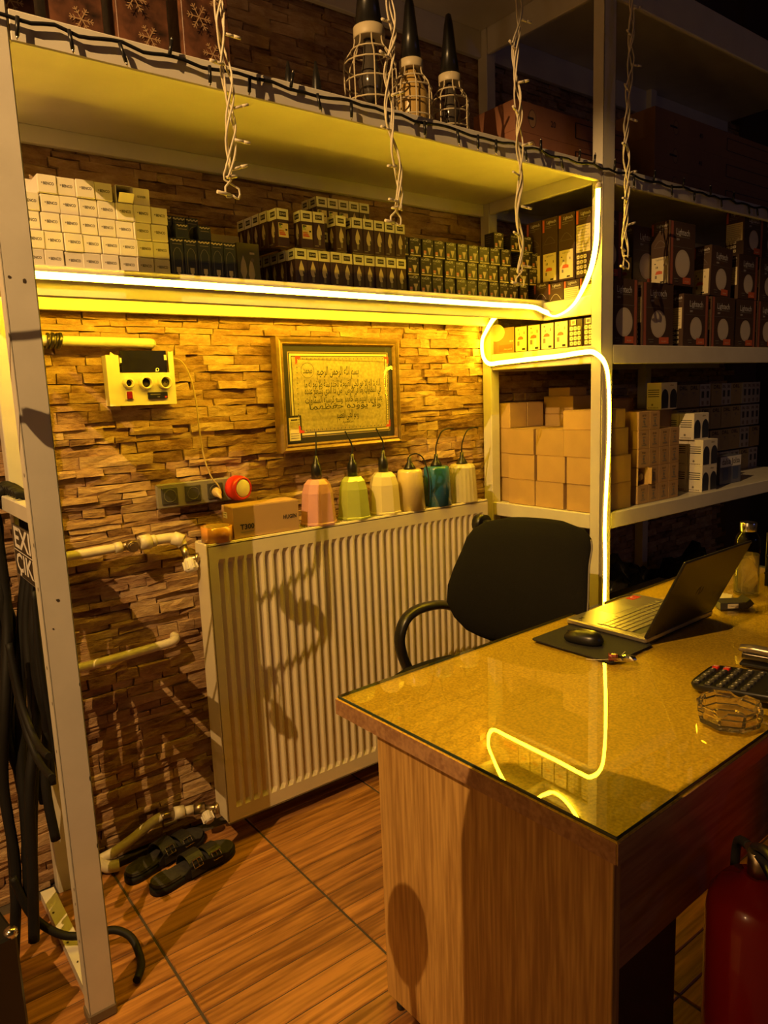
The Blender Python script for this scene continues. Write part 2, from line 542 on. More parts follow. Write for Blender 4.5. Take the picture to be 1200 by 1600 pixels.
# ledger stone cladding
def stone(x0, x1, z0, z1, r, far=False):
    nx, nz = (5, 3) if not far else (3, 2)
    d0 = r.choice((0.006, 0.009, 0.012, 0.015, 0.019)) + r.uniform(-.002, .002)
    tx, tz = r.uniform(-.005, .005), r.uniform(-.006, .006)
    j = 0.0007
    vs, fs = [], []
    sk0, sk1 = r.choice((0, 0, .003, -.003)), r.choice((0, 0, .003, -.003))
    for b in range(nz):
        for a in range(nx):
            u, v = a / (nx - 1), b / (nz - 1)
            x = x0 + j + (x1 - x0 - 2 * j) * u
            z = z0 + j + (z1 - z0 - 2 * j) * v
            edge = a in (0, nx - 1) or b in (0, nz - 1)
            if a == 0: x += abs(sk0) * (v if sk0 > 0 else 1 - v)
            if a == nx - 1: x -= abs(sk1) * (v if sk1 > 0 else 1 - v)
            z += (r.uniform(-.0022, .0022) if edge else r.uniform(-.004, .004))
            y = WALL - 0.002 - d0 - tx * (u - .5) - tz * (v - .5) - (r.uniform(-.001, .003) if edge else r.uniform(.0, .006))
            vs.append((x, y, z))
    for b in range(nz - 1):
        for a in range(nx - 1):
            q = b * nx + a
            fs.append((q, q + 1, q + nx + 1, q + nx))
    rim = [a for a in range(nx)] + [b * nx + nx - 1 for b in range(1, nz)] + [(nz - 1) * nx + a for a in range(nx - 2, -1, -1)] + [b * nx for b in range(nz - 2, 0, -1)]
    o = len(vs)
    for k in rim: vs.append((vs[k][0], WALL + .001, vs[k][2]))
    n = len(rim)
    for k in range(n): fs.append((rim[k], o + k, o + (k + 1) % n, rim[(k + 1) % n]))
    return vs, fs
sr = random.Random(21)
cells = []
z = 0.0
while z < 3.0:
    h = sr.choice((0.019, 0.023, 0.027, 0.031, 0.036))
    x = -0.15 - sr.uniform(0, .2)
    while x < 4.3:
        L = sr.choice((.06, .08, .11, .14, .17, .21)) * sr.uniform(.85, 1.15)
        if h < .022: L *= 1.2
        cells.append((x, x + L, z, z + h)); x += L
    z += h
seen, rest = [], []
for c in cells:
    cx, cz = (c[0] + c[1]) / 2, (c[2] + c[3]) / 2
    vis = (0.10 < cx < 2.30 and cz < 1.76 and not (0.98 < cx < 2.26 and cz < 0.97) and not (1.28 < c[0] and c[1] < 1.78 and 1.31 < cz < 1.65))
    (seen if vis else rest).append(c)
seen.sort(key=lambda c: -(c[1] - c[0]) * (c[3] - c[2]))
rest += seen[300:]
seen = seen[:300]
for c in seen:
    vs, fs = stone(*c, sr)
    obj('stone', MB().add(vs, fs), STONE, parent=wall)
mb = MB()
for c in rest:
    vs, fs = stone(*c, sr, True)
    mb.add(vs, fs)
obj('stone_cladding', mb, STONE, parent=wall, kind='stuff')

# ------------------------------------------------------------------ steel shelving
FY, BY = 1.665, 2.275
XL, XR = 0.322, 2.294
def chips(parent, name, spots):
    mb = MB()
    for (p, q, a, b, s) in spots:                      # small flat paint chips on a face: corner, direction pairs
        p, a, b = Vector(p), Vector(a), Vector(b)
        n = 7
        pts = []
        for k in range(n):
            r = s * rnd.uniform(.5, 1)
            pts.append(p + a * r * math.cos(2 * PI * k / n) * q + b * r * math.sin(2 * PI * k / n))
        mb.add(pts, [tuple(range(n))])
    return obj(name, mb, CHIP, parent, W=True, kind='stuff')
def lipped_shelf(parent, name, x0, x1, y0, y1, zt, zb, rear=True, yr=None):
    mb = MB()
    mb.box(x0, x1, y0, y0 + .018, zb, zt, .003)
    mb.box(x0, x1, y0 + .018, y1, zt - .006, zt - .001)
    if rear: mb.box(x0, x1, y1 - .02, y1, zb + .002, zt - .006, .002)
    return obj(name, mb, STEEL, parent, W=True)
rack = thing('shelving_rack', 'tall white steel shelving rack spanning the stone wall above the radiator', 'shelf rack', (XL, FY, 0))
pb = MB()
pb.box(XL, XL + .062, FY, FY + .004, 0.012, 3.4, .0015)
pb.box(XL, XL + .004, FY, FY + .042, 0.012, 3.4, .0015)
pb.box(XL + .058, XL + .062, FY, FY + .012, 0.012, 3.4, .0015)
lp = obj('front_post', pb, STEEL, rack, W=True)
obj('post_foot', MB().box(XL - .004, XL + .064, FY - .003, FY + .046, 0, .03, .004), pm('foot_plastic', (0.16, 0.12, 0.07), .6), lp, W=True)
chips(lp, 'paint_chip', [((XL - .0006, FY + rnd.uniform(.004, .03), z), 1, (0, 1, 0), (0, 0, 1.6), .004) for z in (.32, .36, .7, .82, .9, 1.08, 1.18, 1.33, 1.62, .22)]
      + [((XL + .034, FY - .0006, 1.052), 1, (1, 0, 0), (0, 0, 1), .006), ((XL + .012, FY - .0006, 1.735), 1, (1, 0, 0), (0, 0, 1), .004), ((XL + .04, FY - .0006, 1.728), 1, (1, 0, 0), (0, 0, 1.7), .0045),
         ((XL + .018, FY - .0006, .99), 1, (1, 0, 0), (0, 0, 1), .003), ((XL + .059, FY - .0006, .62), 1, (.5, 0, 0), (0, 0, 2), .004), ((XL + .059, FY - .0006, .45), 1, (.5, 0, 0), (0, 0, 2), .004), ((XL + .059, FY - .0006, .85), 1, (.5, 0, 0), (0, 0, 2), .004)])
obj('back_post', MB().box(.385, .445, BY - .05, BY, 0, 3.4, .002), STEEL, rack, W=True)
obj('side_rail', MB().box(.346, .383, FY + .045, BY - .052, 1.204, 1.244, .002), STEEL, rack, W=True)
mb = MB(); mb.box(XL + .012, XL + .05, FY + .045, BY - .052, .028, .032); mb.box(XL + .012, XL + .016, FY + .045, BY - .052, 0.002, .031, .001)
fr = obj('floor_rail', mb, STEEL, rack, W=True)
chips(fr, 'paint_chip', [((XL + rnd.uniform(.02, .045), y, .0326), 1, (1, 0, 0), (0, 1.5, 0), .004) for y in (1.72, 1.78, 1.86, 1.95, 1.99, 2.1)])
obj('side_rail', MB().box(XL + .022, XL + .06, FY + .045, BY - .052, 1.742, 1.785, .002), STEEL, rack, W=True)
obj('top_shelf', MB().box(XL + .064, XR - .001, FY + .002, FY + .02, 2.187, 2.247, .003).box(XL + .064, XR - .001, FY + .02, BY, 2.236, 2.242).box(XL + .064, XR - .001, BY - .022, BY, 2.189, 2.236, .002), STEEL, rack, W=True)
ns = MB()
ns.box(XL + .064, 2.372, 1.945, 1.962, 1.738, 1.814, .003)
ns.box(XL + .064, 2.372, 1.962, 2.25, 1.806, 1.812)
ns.box(XL + .064, 2.29, 2.228, 2.25, 1.742, 1.806, .002)
obj('middle_shelf', ns, STEEL, rack, W=True)

rack2 = thing('shelving_rack', 'deep white steel shelving rack full of cartons behind the desk', 'shelf rack', (XR, FY, 0))
rp = MB()
rp.box(XR, XR + .07, FY, FY + .003, 0, 3.4, .001)
rp.box(XR, XR + .004, FY, FY + .045, 0, 3.4, .001)
rp.box(XR + .066, XR + .07, FY, FY + .02, 0, 3.4, .001)
obj('front_post', rp, STEEL, rack2, W=True)
obj('back_post', MB().box(XR, XR + .05, BY - .05, BY, 0, 3.4, .002), STEEL, rack2, W=True)
obj('front_post', MB().box(4.25, 4.31, FY, FY + .04, 0, 3.4, .002), STEEL, rack2, W=True)
obj('back_post', MB().box(3.45, 3.5, BY - .05, BY, 0, 3.4, .002), STEEL, rack2, W=True)
def deck(name, zt, zb, y0=FY):
    mb = MB()
    mb.box(XR + .071, 4.25, y0, y0 + .018, zb, zt, .003)
    mb.box(XR + .02, 4.25, y0 + .018, BY, zt - .012, zt - .006)
    mb.box(XR + .071, 4.25, y0 + .018, y0 + .03, zt - .006, zt - .002)
    mb.box(XR + .055, 4.25, BY - .022, BY, zb, zt - .012, .002)
    mb.box(XR + .002, XR + .02, y0 + .046, BY - .051, zb + .003, zt, .003)       # side beam
    obj(name, mb, STEEL, rack2, W=True)
deck('lower_shelf', .985, .923)
deck('middle_shelf', 1.622, 1.552)
deck('top_shelf', 2.245, 2.187)
deck('upper_shelf', 2.925, 2.80)
mb = MB(); mb.box(XR + .002, XR + .02, FY + .046, 1.94, 1.735, 1.803, .003); mb.box(XR + .02, XR + .088, FY + .046, 1.94, 1.795, 1.801)
obj('side_shelf', mb, STEEL, rack2, W=True)
obj('upper_shelf', MB().box(XL + .064, XR - .001, FY + .002, FY + .02, 2.80, 2.925, .003).box(XL + .064, XR - .001, FY + .02, BY, 2.90, 2.906).box(XL + .064, XR - .001, BY - .022, BY, 2.80, 2.9, .002), STEEL, rack, W=True)

# ------------------------------------------------------------------ neon rope
UP, OUT, SIDE, DOWN = (0, -.75, .66), (0, -1, 0), (-1, 0, 0), (0, .6, -.8)
np_ = [((.372, 2.215, 1.80), SIDE), ((.366, 2.15, 1.798), SIDE), ((.364, 2.0, 1.795), SIDE), ((.37, 1.95, 1.79), SIDE), ((.40, 1.936, 1.786), OUT), ((.6, 1.935, 1.786), OUT), ((1.0, 1.935, 1.785), OUT), ((1.5, 1.935, 1.784), OUT), ((2.0, 1.935, 1.783), OUT), ((2.22, 1.935, 1.783), OUT),
       ((2.275, 1.915, 1.765), (-.5, -.8, 0)), ((2.284, 1.86, 1.75), (0, 0, -1)), ((2.284, 1.78, 1.785), (0, -.5, -.8)), ((2.284, 1.715, 1.875), (-.6, -.6, -.5)), ((2.283, 1.685, 1.97), (-.9, -.4, 0)), ((2.282, 1.678, 2.06), (-.9, -.4, 0)), ((2.282, 1.676, 2.165), (-.9, -.4, 0))]
ns_ = [((.385, 2.0, 1.794), DOWN), ((.5, 1.985, 1.794), DOWN), ((1.0, 1.985, 1.794), DOWN), ((1.6, 1.985, 1.794), DOWN), ((2.1, 1.985, 1.794), DOWN), ((2.16, 1.995, 1.793), DOWN)]
nb = [((2.172, 2.01, 1.792), DOWN), ((2.19, 2.04, 1.790), (-.2, .2, -.9)), ((2.25, 2.16, 1.765), (-.8, 0, -.5)), ((2.282, 2.24, 1.715), SIDE), ((2.284, 2.262, 1.68), SIDE), ((2.284, 2.258, 1.62), SIDE), ((2.284, 2.225, 1.585), SIDE), ((2.284, 2.15, 1.585), SIDE),
      ((2.284, 2.0, 1.589), SIDE), ((2.284, 1.85, 1.592), SIDE), ((2.284, 1.74, 1.598), SIDE), ((2.286, 1.685, 1.592), (-.9, -.4, 0)), ((2.306, 1.654, 1.54), (-.2, -1, 0)), ((2.322, 1.652, 1.42), OUT), ((2.322, 1.652, 1.25), OUT), ((2.312, 1.652, 1.1), OUT), ((2.304, 1.652, .95), OUT), ((2.308, 1.652, .80), OUT), ((2.308, 1.652, .66), OUT), ((2.306, 1.652, .45), OUT)]
rope = thing('neon_rope', 'glowing yellow neon rope light edging the shelf and white posts', 'rope light', (2.284, 1.66, 1.6))
def neon(ctrl, r=.0092, n=24, sub=8, m=NEONM):
    """a flexible strip: a glowing dome over an opaque base that faces the shelf"""
    P = spline([c[0] for c in ctrl], sub)
    Q = spline([c[1] for c in ctrl], sub)
    rs, N = [], len(P)
    for i, p in enumerate(P):
        t = (P[min(i + 1, N - 1)] - P[max(i - 1, 0)]).normalized()
        o = Q[i] - t * Q[i].dot(t)
        o = o.normalized() if o.length > 1e-4 else t.orthogonal().normalized()
        s = t.cross(o)
        rs.append([p + o * r * math.cos(a) + s * r * math.sin(a) for a in [2 * PI * k / n for k in range(n)]])
    glow, base = MB(), MB()
    glow.rings([[q[k % n] for k in range(-5, 6)] for q in rs])
    base.rings([[q[k] + (q[k] - P[i]) * .02 for k in range(5, n - 4)] for i, q in enumerate(rs)])
    obj('glowing_dome', glow, m, rope, W=True)
    obj('opaque_base', base, IVORY, rope, W=True)
neon(np_)
neon(nb)
neon(ns_, m=STRIPM)
mb = MB(); mb.cyl((2.282, 1.676, 2.163), (2.282, 1.676, 2.183), .011, 10)
obj('end_cap', mb, IVORY, rope, W=True)
mb = MB()
for x in (.8, 1.2, 1.6, 2.0): mb.box(x - .006, x + .006, 1.9445, 1.9455, 1.774, 1.796)
obj('mounting_clip', mb, IVORY, rope, W=True)

# ------------------------------------------------------------------ radiator
R0, R1, RB, RT, RF = 0.899, 2.135, 0.077, 1.022, 2.10
def radiator():
    t = thing('radiator', 'white steel panel radiator with vertical ribs below the shelf', 'radiator', (R0, RF, RB))
    nr = 36
    p = (R1 - R0 - .05) / nr
    xs = [(R0, 0), (R0 + .025, 0)]
    for k in range(nr):
        b = R0 + .025 + k * p
        xs += [(b + .10 * p, 0), (b + .28 * p, 1), (b + .72 * p, 1), (b + .90 * p, 0)]
    xs += [(R1 - .025, 0), (R1, 0)]
    zs = [(RB, 0), (RB + .05, 0), (RB + .066, 1), (RT - .062, 1), (RT - .046, 0), (RT, 0)]
    mb = MB()
    vs = [(x, RF + .009 * d * e, z) for z, e in zs for x, d in xs]
    n = len(xs)
    fs = [(j * n + i, j * n + i + 1, (j + 1) * n + i + 1, (j + 1) * n + i) for j in range(len(zs) - 1) for i in range(n - 1)]
    mb.add(vs, fs, 0, False)
    mb.box(R0, R1, RF + .012, RF + .018, RB, RT)
    mb.box(R0, R1, RF, RF + .016, RT - .003, RT + .001)
    mb.box(R0, R1, RF, RF + .016, RB - .001, RB + .003)
    obj('front_panel', mb, RADW, t, W=True)
    obj('back_panel', MB().box(R0 + .01, R1 - .01, 2.185, 2.197, RB + .02, RT - .02, .004), RADW, t, W=True)
    for x in (R0 - .002, R1 - .002):
        obj('side_panel', MB().box(x, x + .004, RF + .006, 2.198, RB + .004, RT + .003, .0015), RADW, t, W=True)
    mb = MB()
    mb.box(R0, R1, RF + .002, RF + .012, RT, RT + .006, .001); mb.box(R0, R1, 2.188, 2.198, RT, RT + .006, .001)
    k = R0
    while k < R1 - .01:
        mb.box(k, k + .0035, RF + .012, 2.188, RT + .0005, RT + .0045); k += .011
    mb.box(R0, R1, RF + .04, RF + .044, RT, RT + .004); mb.box(R0, R1, RF + .066, RF + .07, RT, RT + .004)
    obj('top_grille', mb, RADW, t, W=True)
    for x in (1.1, 1.95):
        obj('wall_bracket', MB().box(x, x + .03, 2.197, 2.262, .2, .9, .002), STEEL, t, W=True)
radiator()

# heating pipes
pt = thing('heating_pipe', 'cream painted pipe feeding the top valve of the radiator', 'pipe', (.5, 2.245, 1.03))
obj('pipe_run', MB().tube([(.44, 2.24, 1.034), (.56, 2.24, 1.034), (.675, 2.24, 1.037)], .0145, 12, sub=3).cyl((.655, 2.24, 1.036), (.678, 2.24, 1.037), .0175, 8), PIPE, pt, W=True)
obj('shut_off_valve', MB().cyl((.678, 2.24, 1.037), (.735, 2.24, 1.04), .0135, 8).cyl((.703, 2.24, 1.038), (.703, 2.205, 1.038), .017, 14).cyl((.703, 2.206, 1.038), (.703, 2.20, 1.038), .0125, 14), BRASS, pt, W=True)
mb = MB(); mb.cyl((.733, 2.24, 1.04), (.768, 2.24, 1.041), .024, 8); mb.cyl((.768, 2.24, 1.041), (.785, 2.24, 1.041), .019, 8)
mb.tube([(.78, 2.24, 1.042), (.83, 2.24, 1.042), (.858, 2.235, 1.036), (.866, 2.22, 1.012)], .0165, 12, sub=5)
mb.cyl((.842, 2.238, 1.041), (.868, 2.22, 1.028), .022, 10)
obj('elbow', mb, PIPE, pt, W=True)
obj('radiator_valve', MB().cyl((.866, 2.222, 1.014), (.867, 2.195, .975), .0125, 10).cyl((.862, 2.19, .975), (.913, 2.168, .975), .011, 10).cyl((.887, 2.18, .975), (.897, 2.176, .975), .018, 8), BRASS, pt, W=True)
mb = MB(); M_ = mv(.868, 2.186, .972) @ Vector((.02, -.25, -.55)).normalized().to_track_quat('Z', 'Y').to_matrix().to_4x4()
mb.lathe([(.013, -.006), (.017, 0), (.021, .028), (.019, .037), (.012, .04)], 14, 0, M_)
for k in range(7):
    a = 2 * PI * k / 7
    mb.box(-.0035, .0035, .018, .0235, .004, .032, .001, 0, M_ @ Matrix.Rotation(a, 4, 'Z'))
obj('valve_knob', mb, WHITE, pt, W=True)
pt = thing('heating_pipe', 'cream painted pipe bending into the wall halfway up beside the radiator', 'pipe', (.5, 2.24, .69))
obj('pipe_run', MB().tube([(.44, 2.235, .687), (.6, 2.235, .69), (.76, 2.235, .697), (.808, 2.238, .70), (.828, 2.255, .702), (.833, 2.285, .702)], .0145, 12, sub=5), PIPE, pt, W=True)
pt = thing('heating_pipe', 'cream painted pipe below the shelf ending near the white junction box', 'pipe', (.5, 2.245, 1.657))
obj('pipe_run', MB().tube([(.44, 2.24, 1.66), (.60, 2.24, 1.657), (.80, 2.24, 1.654), (.826, 2.243, 1.653), (.832, 2.262, 1.653), (.832, 2.285, 1.653)], .0145, 12, sub=4), PIPE, pt, W=True)
mb = MB()
for k, dx in enumerate((0, .012, .024, .033)):
    mb.tube([(.527 + dx + .004 * math.sin(a), 2.24 + .0195 * math.cos(a), 1.657 + .0195 * math.sin(a)) for a in [2 * PI * q / 10 for q in range(10)]], .004 + .0015 * (k % 2), 6, sub=2, closed=True)
obj('hose_clamp', mb, pm('dark_steel', (0.12, 0.1, 0.07), .3, .9), pt, W=True)
pt = thing('heating_pipe', 'cream painted pipe near the floor feeding the bottom valve of the radiator', 'pipe', (.52, 2.24, .05))
obj('pipe_run', MB().tube([(.505, 2.245, .045), (.56, 2.24, .055), (.62, 2.24, .075), (.69, 2.24, .105), (.72, 2.24, .112)], .0155, 12, sub=5), PIPE, pt, W=True)
obj('pipe_foot', MB().tube([(.505, 2.245, .05), (.53, 2.225, .025), (.565, 2.215, .019)], .019, 12, sub=4), PIPE, pt, W=True)
obj('shut_off_valve', MB().cyl((.715, 2.24, .111), (.765, 2.235, .108), .014, 8).box(.715, .76, 2.20, 2.206, .095, .106, .002), BRASS, pt, W=True)
obj('coupling', MB().cyl((.762, 2.235, .109), (.795, 2.23, .106), .022, 8).cyl((.795, 2.23, .106), (.83, 2.225, .103), .015, 10), PIPE, pt, W=True)
obj('radiator_valve', MB().cyl((.828, 2.225, .103), (.862, 2.21, .103), .019, 10).cyl((.855, 2.212, .103), (.915, 2.17, .10), .011, 10).cyl((.888, 2.188, .1), (.9, 2.18, .1), .02, 8), BRASS, pt, W=True)
mb = MB(); M_ = mv(.858, 2.195, .09) @ Vector((.0, -.5, -.35)).normalized().to_track_quat('Z', 'Y').to_matrix().to_4x4()
mb.lathe([(.012, -.004), (.016, 0), (.019, .026), (.014, .034)], 12, 0, M_)
for k in range(6): mb.box(-.0035, .0035, .016, .021, .003, .03, .001, 0, M_ @ Matrix.Rotation(2 * PI * k / 6, 4, 'Z'))
obj('valve_knob', mb, WHITE, pt, W=True)
rs = thing('riser_pipe', 'white painted riser pipe standing behind the left post of the rack', 'pipe', (.47, 2.245, 0))
obj('pipe_run', MB().cyl((.47, 2.25, 0), (.47, 2.25, 2.23), .022, 14), PIPE, rs, W=True)

# ------------------------------------------------------------------ cartons and small boxes
def carton_mesh(name, wd, dp, h, mat, b=.0012, flap=True):
    mb = MB()
    mb.box(-wd / 2, wd / 2, -dp / 2, dp / 2, 0, h, b)
    if flap:                                                     # closing flaps, thin plates with a seam
        e = .0007
        mb.box(-wd / 2 + .001, -.0006, -dp / 2 + .001, dp / 2 - .001, h, h + e)
        mb.box(.0006, wd / 2 - .001, -dp / 2 + .001, dp / 2 - .001, h, h + e)
    return mb.mesh(name, mat)
class Kind:
    """one design of box: a body and printed faces that every copy of it shares"""
    def __init__(s, name, wd, dp, h, mat, draw=None, pname='face_print', flap=True, b=.0012):
        s.name, s.w, s.d, s.h = name, wd, dp, h
        s.body = carton_mesh(name, wd, dp, h, mat, b, flap)
        s.print = None
        if draw:
            p = Print(wd, dp, h); draw(p); s.print = p.mesh(pname)
        s.pname = pname
    def put(s, x, y, z, label, cat='box', group=None, rz=0.0, tilt=0.0):
        o = bpy.data.objects.new(s.name, s.body)
        COL.objects.link(o)
        o.location = (x, y, z)
        o.rotation_euler = (0, math.radians(tilt), math.radians(rz))
        tag(o, label, cat, group)
        if s.print:
            c = bpy.data.objects.new(s.pname, s.print)
            COL.objects.link(c); c.parent = o
        return o

# white cube boxes, stacked in five rows at the left of the shelf
BW, BP, BH = .0448, .0458, .0434
def d_cube(p):
    p.rect(-.0205, -.0198, .0205, .0202, WHITE)
    p.text('BENCO', .003, .001, .0095, INK, .03, .0245)
    p.disc(-.0125, .0022, .0018, GREYINK, 8)
cube = Kind('bulb_box', BW, .20, BH, WHITE, d_cube, 'end_print', False, .0015)
cube2 = Kind('bulb_box', BW, .07, BH, WHITE, lambda p: p.text('BENCO', 0, 0, .0075, INK, .012, .022, 180), 'end_print', False, .0015)
ROWN = ['bottom', 'second', 'third', 'fourth', 'top']
r3 = random.Random(4)
for row in range(5):
    for c in range(8):
        x = .461 + c * BP + (.003 if row in (1, 3) else 0) + r3.uniform(-.0012, .0012)
        y = 1.985 + r3.uniform(-.003, .003) + .1
        z = 1.8125 + row * .0445
        if row == 4:
            if c in (0, 7): continue
            if c == 5:
                t = thing('bulb_box', 'open white cube box with its end flap hanging down, atop the white stack', 'box', (x + .008, y, z), 0, 'white cube boxes on the shelf')
                mb = MB(); e = .0008; a = BW / 2
                mb.box(-a, a, -.1, .1, 0, e); mb.box(-a, a, -.1, .1, BH - e, BH); mb.box(-a, -a + e, -.1, .1, 0, BH); mb.box(a - e, a, -.1, .1, 0, BH); mb.box(-a, a, .05, .051, 0, BH)
                obj('carton', mb, WHITE, t)
                mb = MB(); mb.box(-a + .003, a - .003, -.001, .0, 0, .026, 0, 0, mv(0, -.1, .002) @ rot('X', 40))
                obj('end_flap', mb, WHITE, t)
                mb = MB(); mb.lathe([(.0, -.06), (.012, -.055), (.017, -.04), (.017, 0)], 12, 0, mv(0, -.01, .022) @ rot('X', -90))
                obj('bulb', mb, pm('grey_bulb', (.25, .22, .18), .3), t)
                continue
            if c == 6:
                cube2.put(x + .006, y - .065, z, 'white cube box upside down at the right end of the top row', group='white cube boxes on the shelf'); continue
        cube.put(x, y, z, 'white cube box, %s from the left in the %s row of the white stack' % (ORD[c + 1], ROWN[row]), group='white cube boxes on the shelf', rz=r3.uniform(-.6, .6))
Kind('bulb_box', .06, .06, .06, WHITE, None).put(.478, 2.14, 1.992, 'white box set further back behind the top left cube boxes', group='white cube boxes on the shelf')

# slim navy boxes
def d_navy(p):
    h = p.h
    pts = [(-.017 + .0034 * k, h / 2 - .006 + .0022 * math.sin(k * 2.1)) for k in range(11)]
    p.line(pts, .0035, BULBW)
    p.rect(-.013, h / 2 - .0165, .013, h / 2 - .0145, GREYINK)
    p.line([(-.012, -h / 2 + .01), (-.012, .012), (-.006, .024), (0, .0275), (.006, .024), (.012, .012), (.012, -h / 2 + .01)], .0014, GREYINK)
    p.rect(-.006, -h / 2 + .013, .006, -h / 2 + .027, BULBW); p.rect(-.0035, -h / 2 + .007, .0035, -h / 2 + .013, BULBW)
    p.on('L').rect(-.015, h / 2 - .012, .015, h / 2 - .006, GREYINK)
navy = Kind('slim_bulb_box', .037, .037, .104, NAVY, d_navy)
for c in range(5):
    navy.put(.829 + c * .0392, 2.005 + rnd.uniform(-.002, .002), 1.8125, 'slim navy bulb box, %s from the left in the front row' % ORD[c + 1], group='slim navy boxes beside the white stack')
for c in range(3):
    navy.put(.822 + c * .039, 2.055, 1.8125 + .069, 'slim navy bulb box, %s of three standing taller behind the front row' % ORD[c + 1], group='slim navy boxes beside the white stack')
navs = Kind('slim_bulb_box', .037, .037, .038, NAVY, lambda p: p.line([(-.015 + .003 * k, .014 + .002 * math.sin(k * 2.1)) for k in range(11)], .003, BULBW).rect(-.013, .004, .013, .006, GREYINK))
navs.put(.848, 2.005, 1.9175, 'short navy box lying on the left end of the slim navy row', group='slim navy boxes beside the white stack')
navs.put(.914, 2.005, 1.9175, 'short navy box lying on the middle of the slim navy row', group='slim navy boxes beside the white stack')
def d_olive(p):
    for u, v, m in ((-.018, -.018, BULBW), (.008, -.026, BULBW)):
        p.poly([(u, v - .035), (u + .011, v - .005), (u + .008, v + .02), (u, v + .042), (u - .008, v + .02), (u - .011, v - .005)], m)
    p.rect(.004, .028, .02, .034, CREAM); p.disc(.012, .012, .006, GREYINK, 12)
Kind('bulb_box', .075, .075, .118, OLIVE, d_olive).put(1.067, 2.065, 1.8125, 'olive green box printed with pale flame bulbs beside the navy boxes')
Kind('leaning_card_box', .17, .03, .155, pm('grey_card', (.42, .36, .25), .6, var=.05), None).put(1.0, 2.13, 1.8125, 'pale grey flat box standing behind the navy boxes')

# candle bulb boxes with a white band
def d_bulb(kind):
    def f(p):
        h = p.h
        for face in ('F', 'L'):
            p.on(face)
            p.rect(-.0205, h / 2 - .032, .0205, h / 2 - .0005, WPRINT)
            p.rect(-.0125, h / 2 - .0235, .0125, h / 2 - .0085, INK)
            p.text('QUASO', 0, h / 2 - .016, .0085, WPRINT, .01, .021)
            if face == 'F' and kind == 'label':
                p.rect(-.0175, -.028, .0175, .013, CREAM); p.rect(-.015, .007, -.002, .011, INK); p.rect(.007, -.008, .014, -.003, INK)
                for k, cm in enumerate((pm('green_bar', (.2, .4, .08), .6), pm('lime_bar', (.4, .5, .1), .6), CREAM, AMBER, ORANGE, REDP)):
                    p.rect(-.0155, .003 - k * .005, -.008 + .003 * k, .0068 - k * .005, cm)
            else:
                p.poly([(0, .020), (.0035, .012), (.0085, -.002), (.0095, -.012), (.0075, -.021), (.004, -.027), (-.004, -.027), (-.0075, -.021), (-.0095, -.012), (-.0085, -.002), (-.0035, .012)], BULBW)
                p.rect(-.004, -.043, .004, -.0272, GREYINK); p.rect(.004, -.022, .008, -.012, DGREY)
                p.rect(-.018, -.048, -.004, -.045, GREYINK)
    return f
bulb = Kind('candle_bulb_box', .0425, .0425, .110, PURPLE, d_bulb('bulb'), flap=False)
bulbl = Kind('candle_bulb_box', .0425, .0425, .110, PURPLE, d_bulb('label'), flap=False)
Z0, Z1, Z2 = 1.8125, 1.8125 + .1112, 1.8125 + .2224
G = 'candle bulb boxes on the shelf'
for c in range(10):
    bulb.put(1.222 + c * .0437 + (.003 if c > 4 else 0), 2.005 + rnd.uniform(-.003, .003), Z0, 'candle bulb box with white top, %s from the left in the lower front row' % ORD[c + 1], group=G)
for k in range(1, 6):
    bulb.put(1.218 - .003 * k, 2.005 + k * .0437, Z0, 'candle bulb box, %s behind the lower left corner box of its block' % ORD[k], group=G)
bulbl.put(1.168, 2.010, Z1, 'candle bulb box with colour bar label at the upper left corner', group=G, rz=4)
for k in range(1, 5):
    bulb.put(1.162 - .003 * k, 2.010 + k * .0437, Z1, 'candle bulb box, %s behind the upper left corner box with label' % ORD[k], group=G, rz=3)
bulbl.put(1.246, 1.998, Z1, 'candle bulb box with colour bar label, second in the upper row', group=G)
bulb.put(1.291, 2.0, Z1 + .001, 'candle bulb box with raised flap, third in the upper row', group=G)
bulb.put(1.372, 2.0, Z1, 'candle bulb box, fourth in the upper row after the gap', group=G, rz=5)
for c in range(5):
    bulb.put(1.436 + c * .0443, 1.998, Z1, 'candle bulb box, %s from the right in the upper front row' % ORD[5 - c], group=G)
for c in range(5):
    (bulbl if c < 3 else bulb).put(1.398 + c * .0437, 2.14, Z2 - .075 + .055, 'candle bulb box%s, %s from the left in the raised back row' % (' with label' if c < 3 else '', ORD[c + 1]), group=G)
bulb.put(1.395, 2.184, Z2 - .02, 'candle bulb box at the back left of the raised back row', group=G)
for c in range(5):
    bulb.put(1.398 + c * .0437, 2.14, Z1 - .02, 'candle bulb box carrying the raised back row, %s from its left' % ORD[c + 1], group=G)

# small black spot bulb boxes
def d_gu(p):
    p.text('FORLIFE', -.004, .0225, .0085, WPRINT, .008, .034)
    p.line([(.004 + .0105 * math.cos(a), .0235 + .0055 * math.sin(a)) for a in [PI * .1 * k for k in range(0, 11)]], .0012, WPRINT)
    p.rect(-.019, .0125, -.008, .0155, GREYINK); p.rect(.018, .008, .021, .0135, WPRINT)
    p.poly([(-.0035, -.0015), (.0145, -.0015), (.0145, .0025), (-.0035, .0025)], BULBW)
    p.poly([(-.003, -.0015), (.014, -.0015), (.0095, -.0125), (.008, -.021), (.003, -.021), (.0015, -.0125)], BULBW)
    p.rect(-.021, -.0175, -.0095, -.0085, pm('pink_print', (.55, .2, .14), .5)); p.rect(-.021, -.022, -.0095, -.0185, WPRINT)
    for k in range(8): p.rect(-.0235 + k * .0059, -.0295, -.0185 + k * .0059, -.0258, CREAM)
    p.on('L')
    for k in range(4): p.rect(-.018, .018 - k * .008, .014 - .003 * k, .0195 - k * .008, GREYINK)
gu = Kind('spot_bulb_box', .0515, .0515, .0615, GUBOX, d_gu, flap=False)
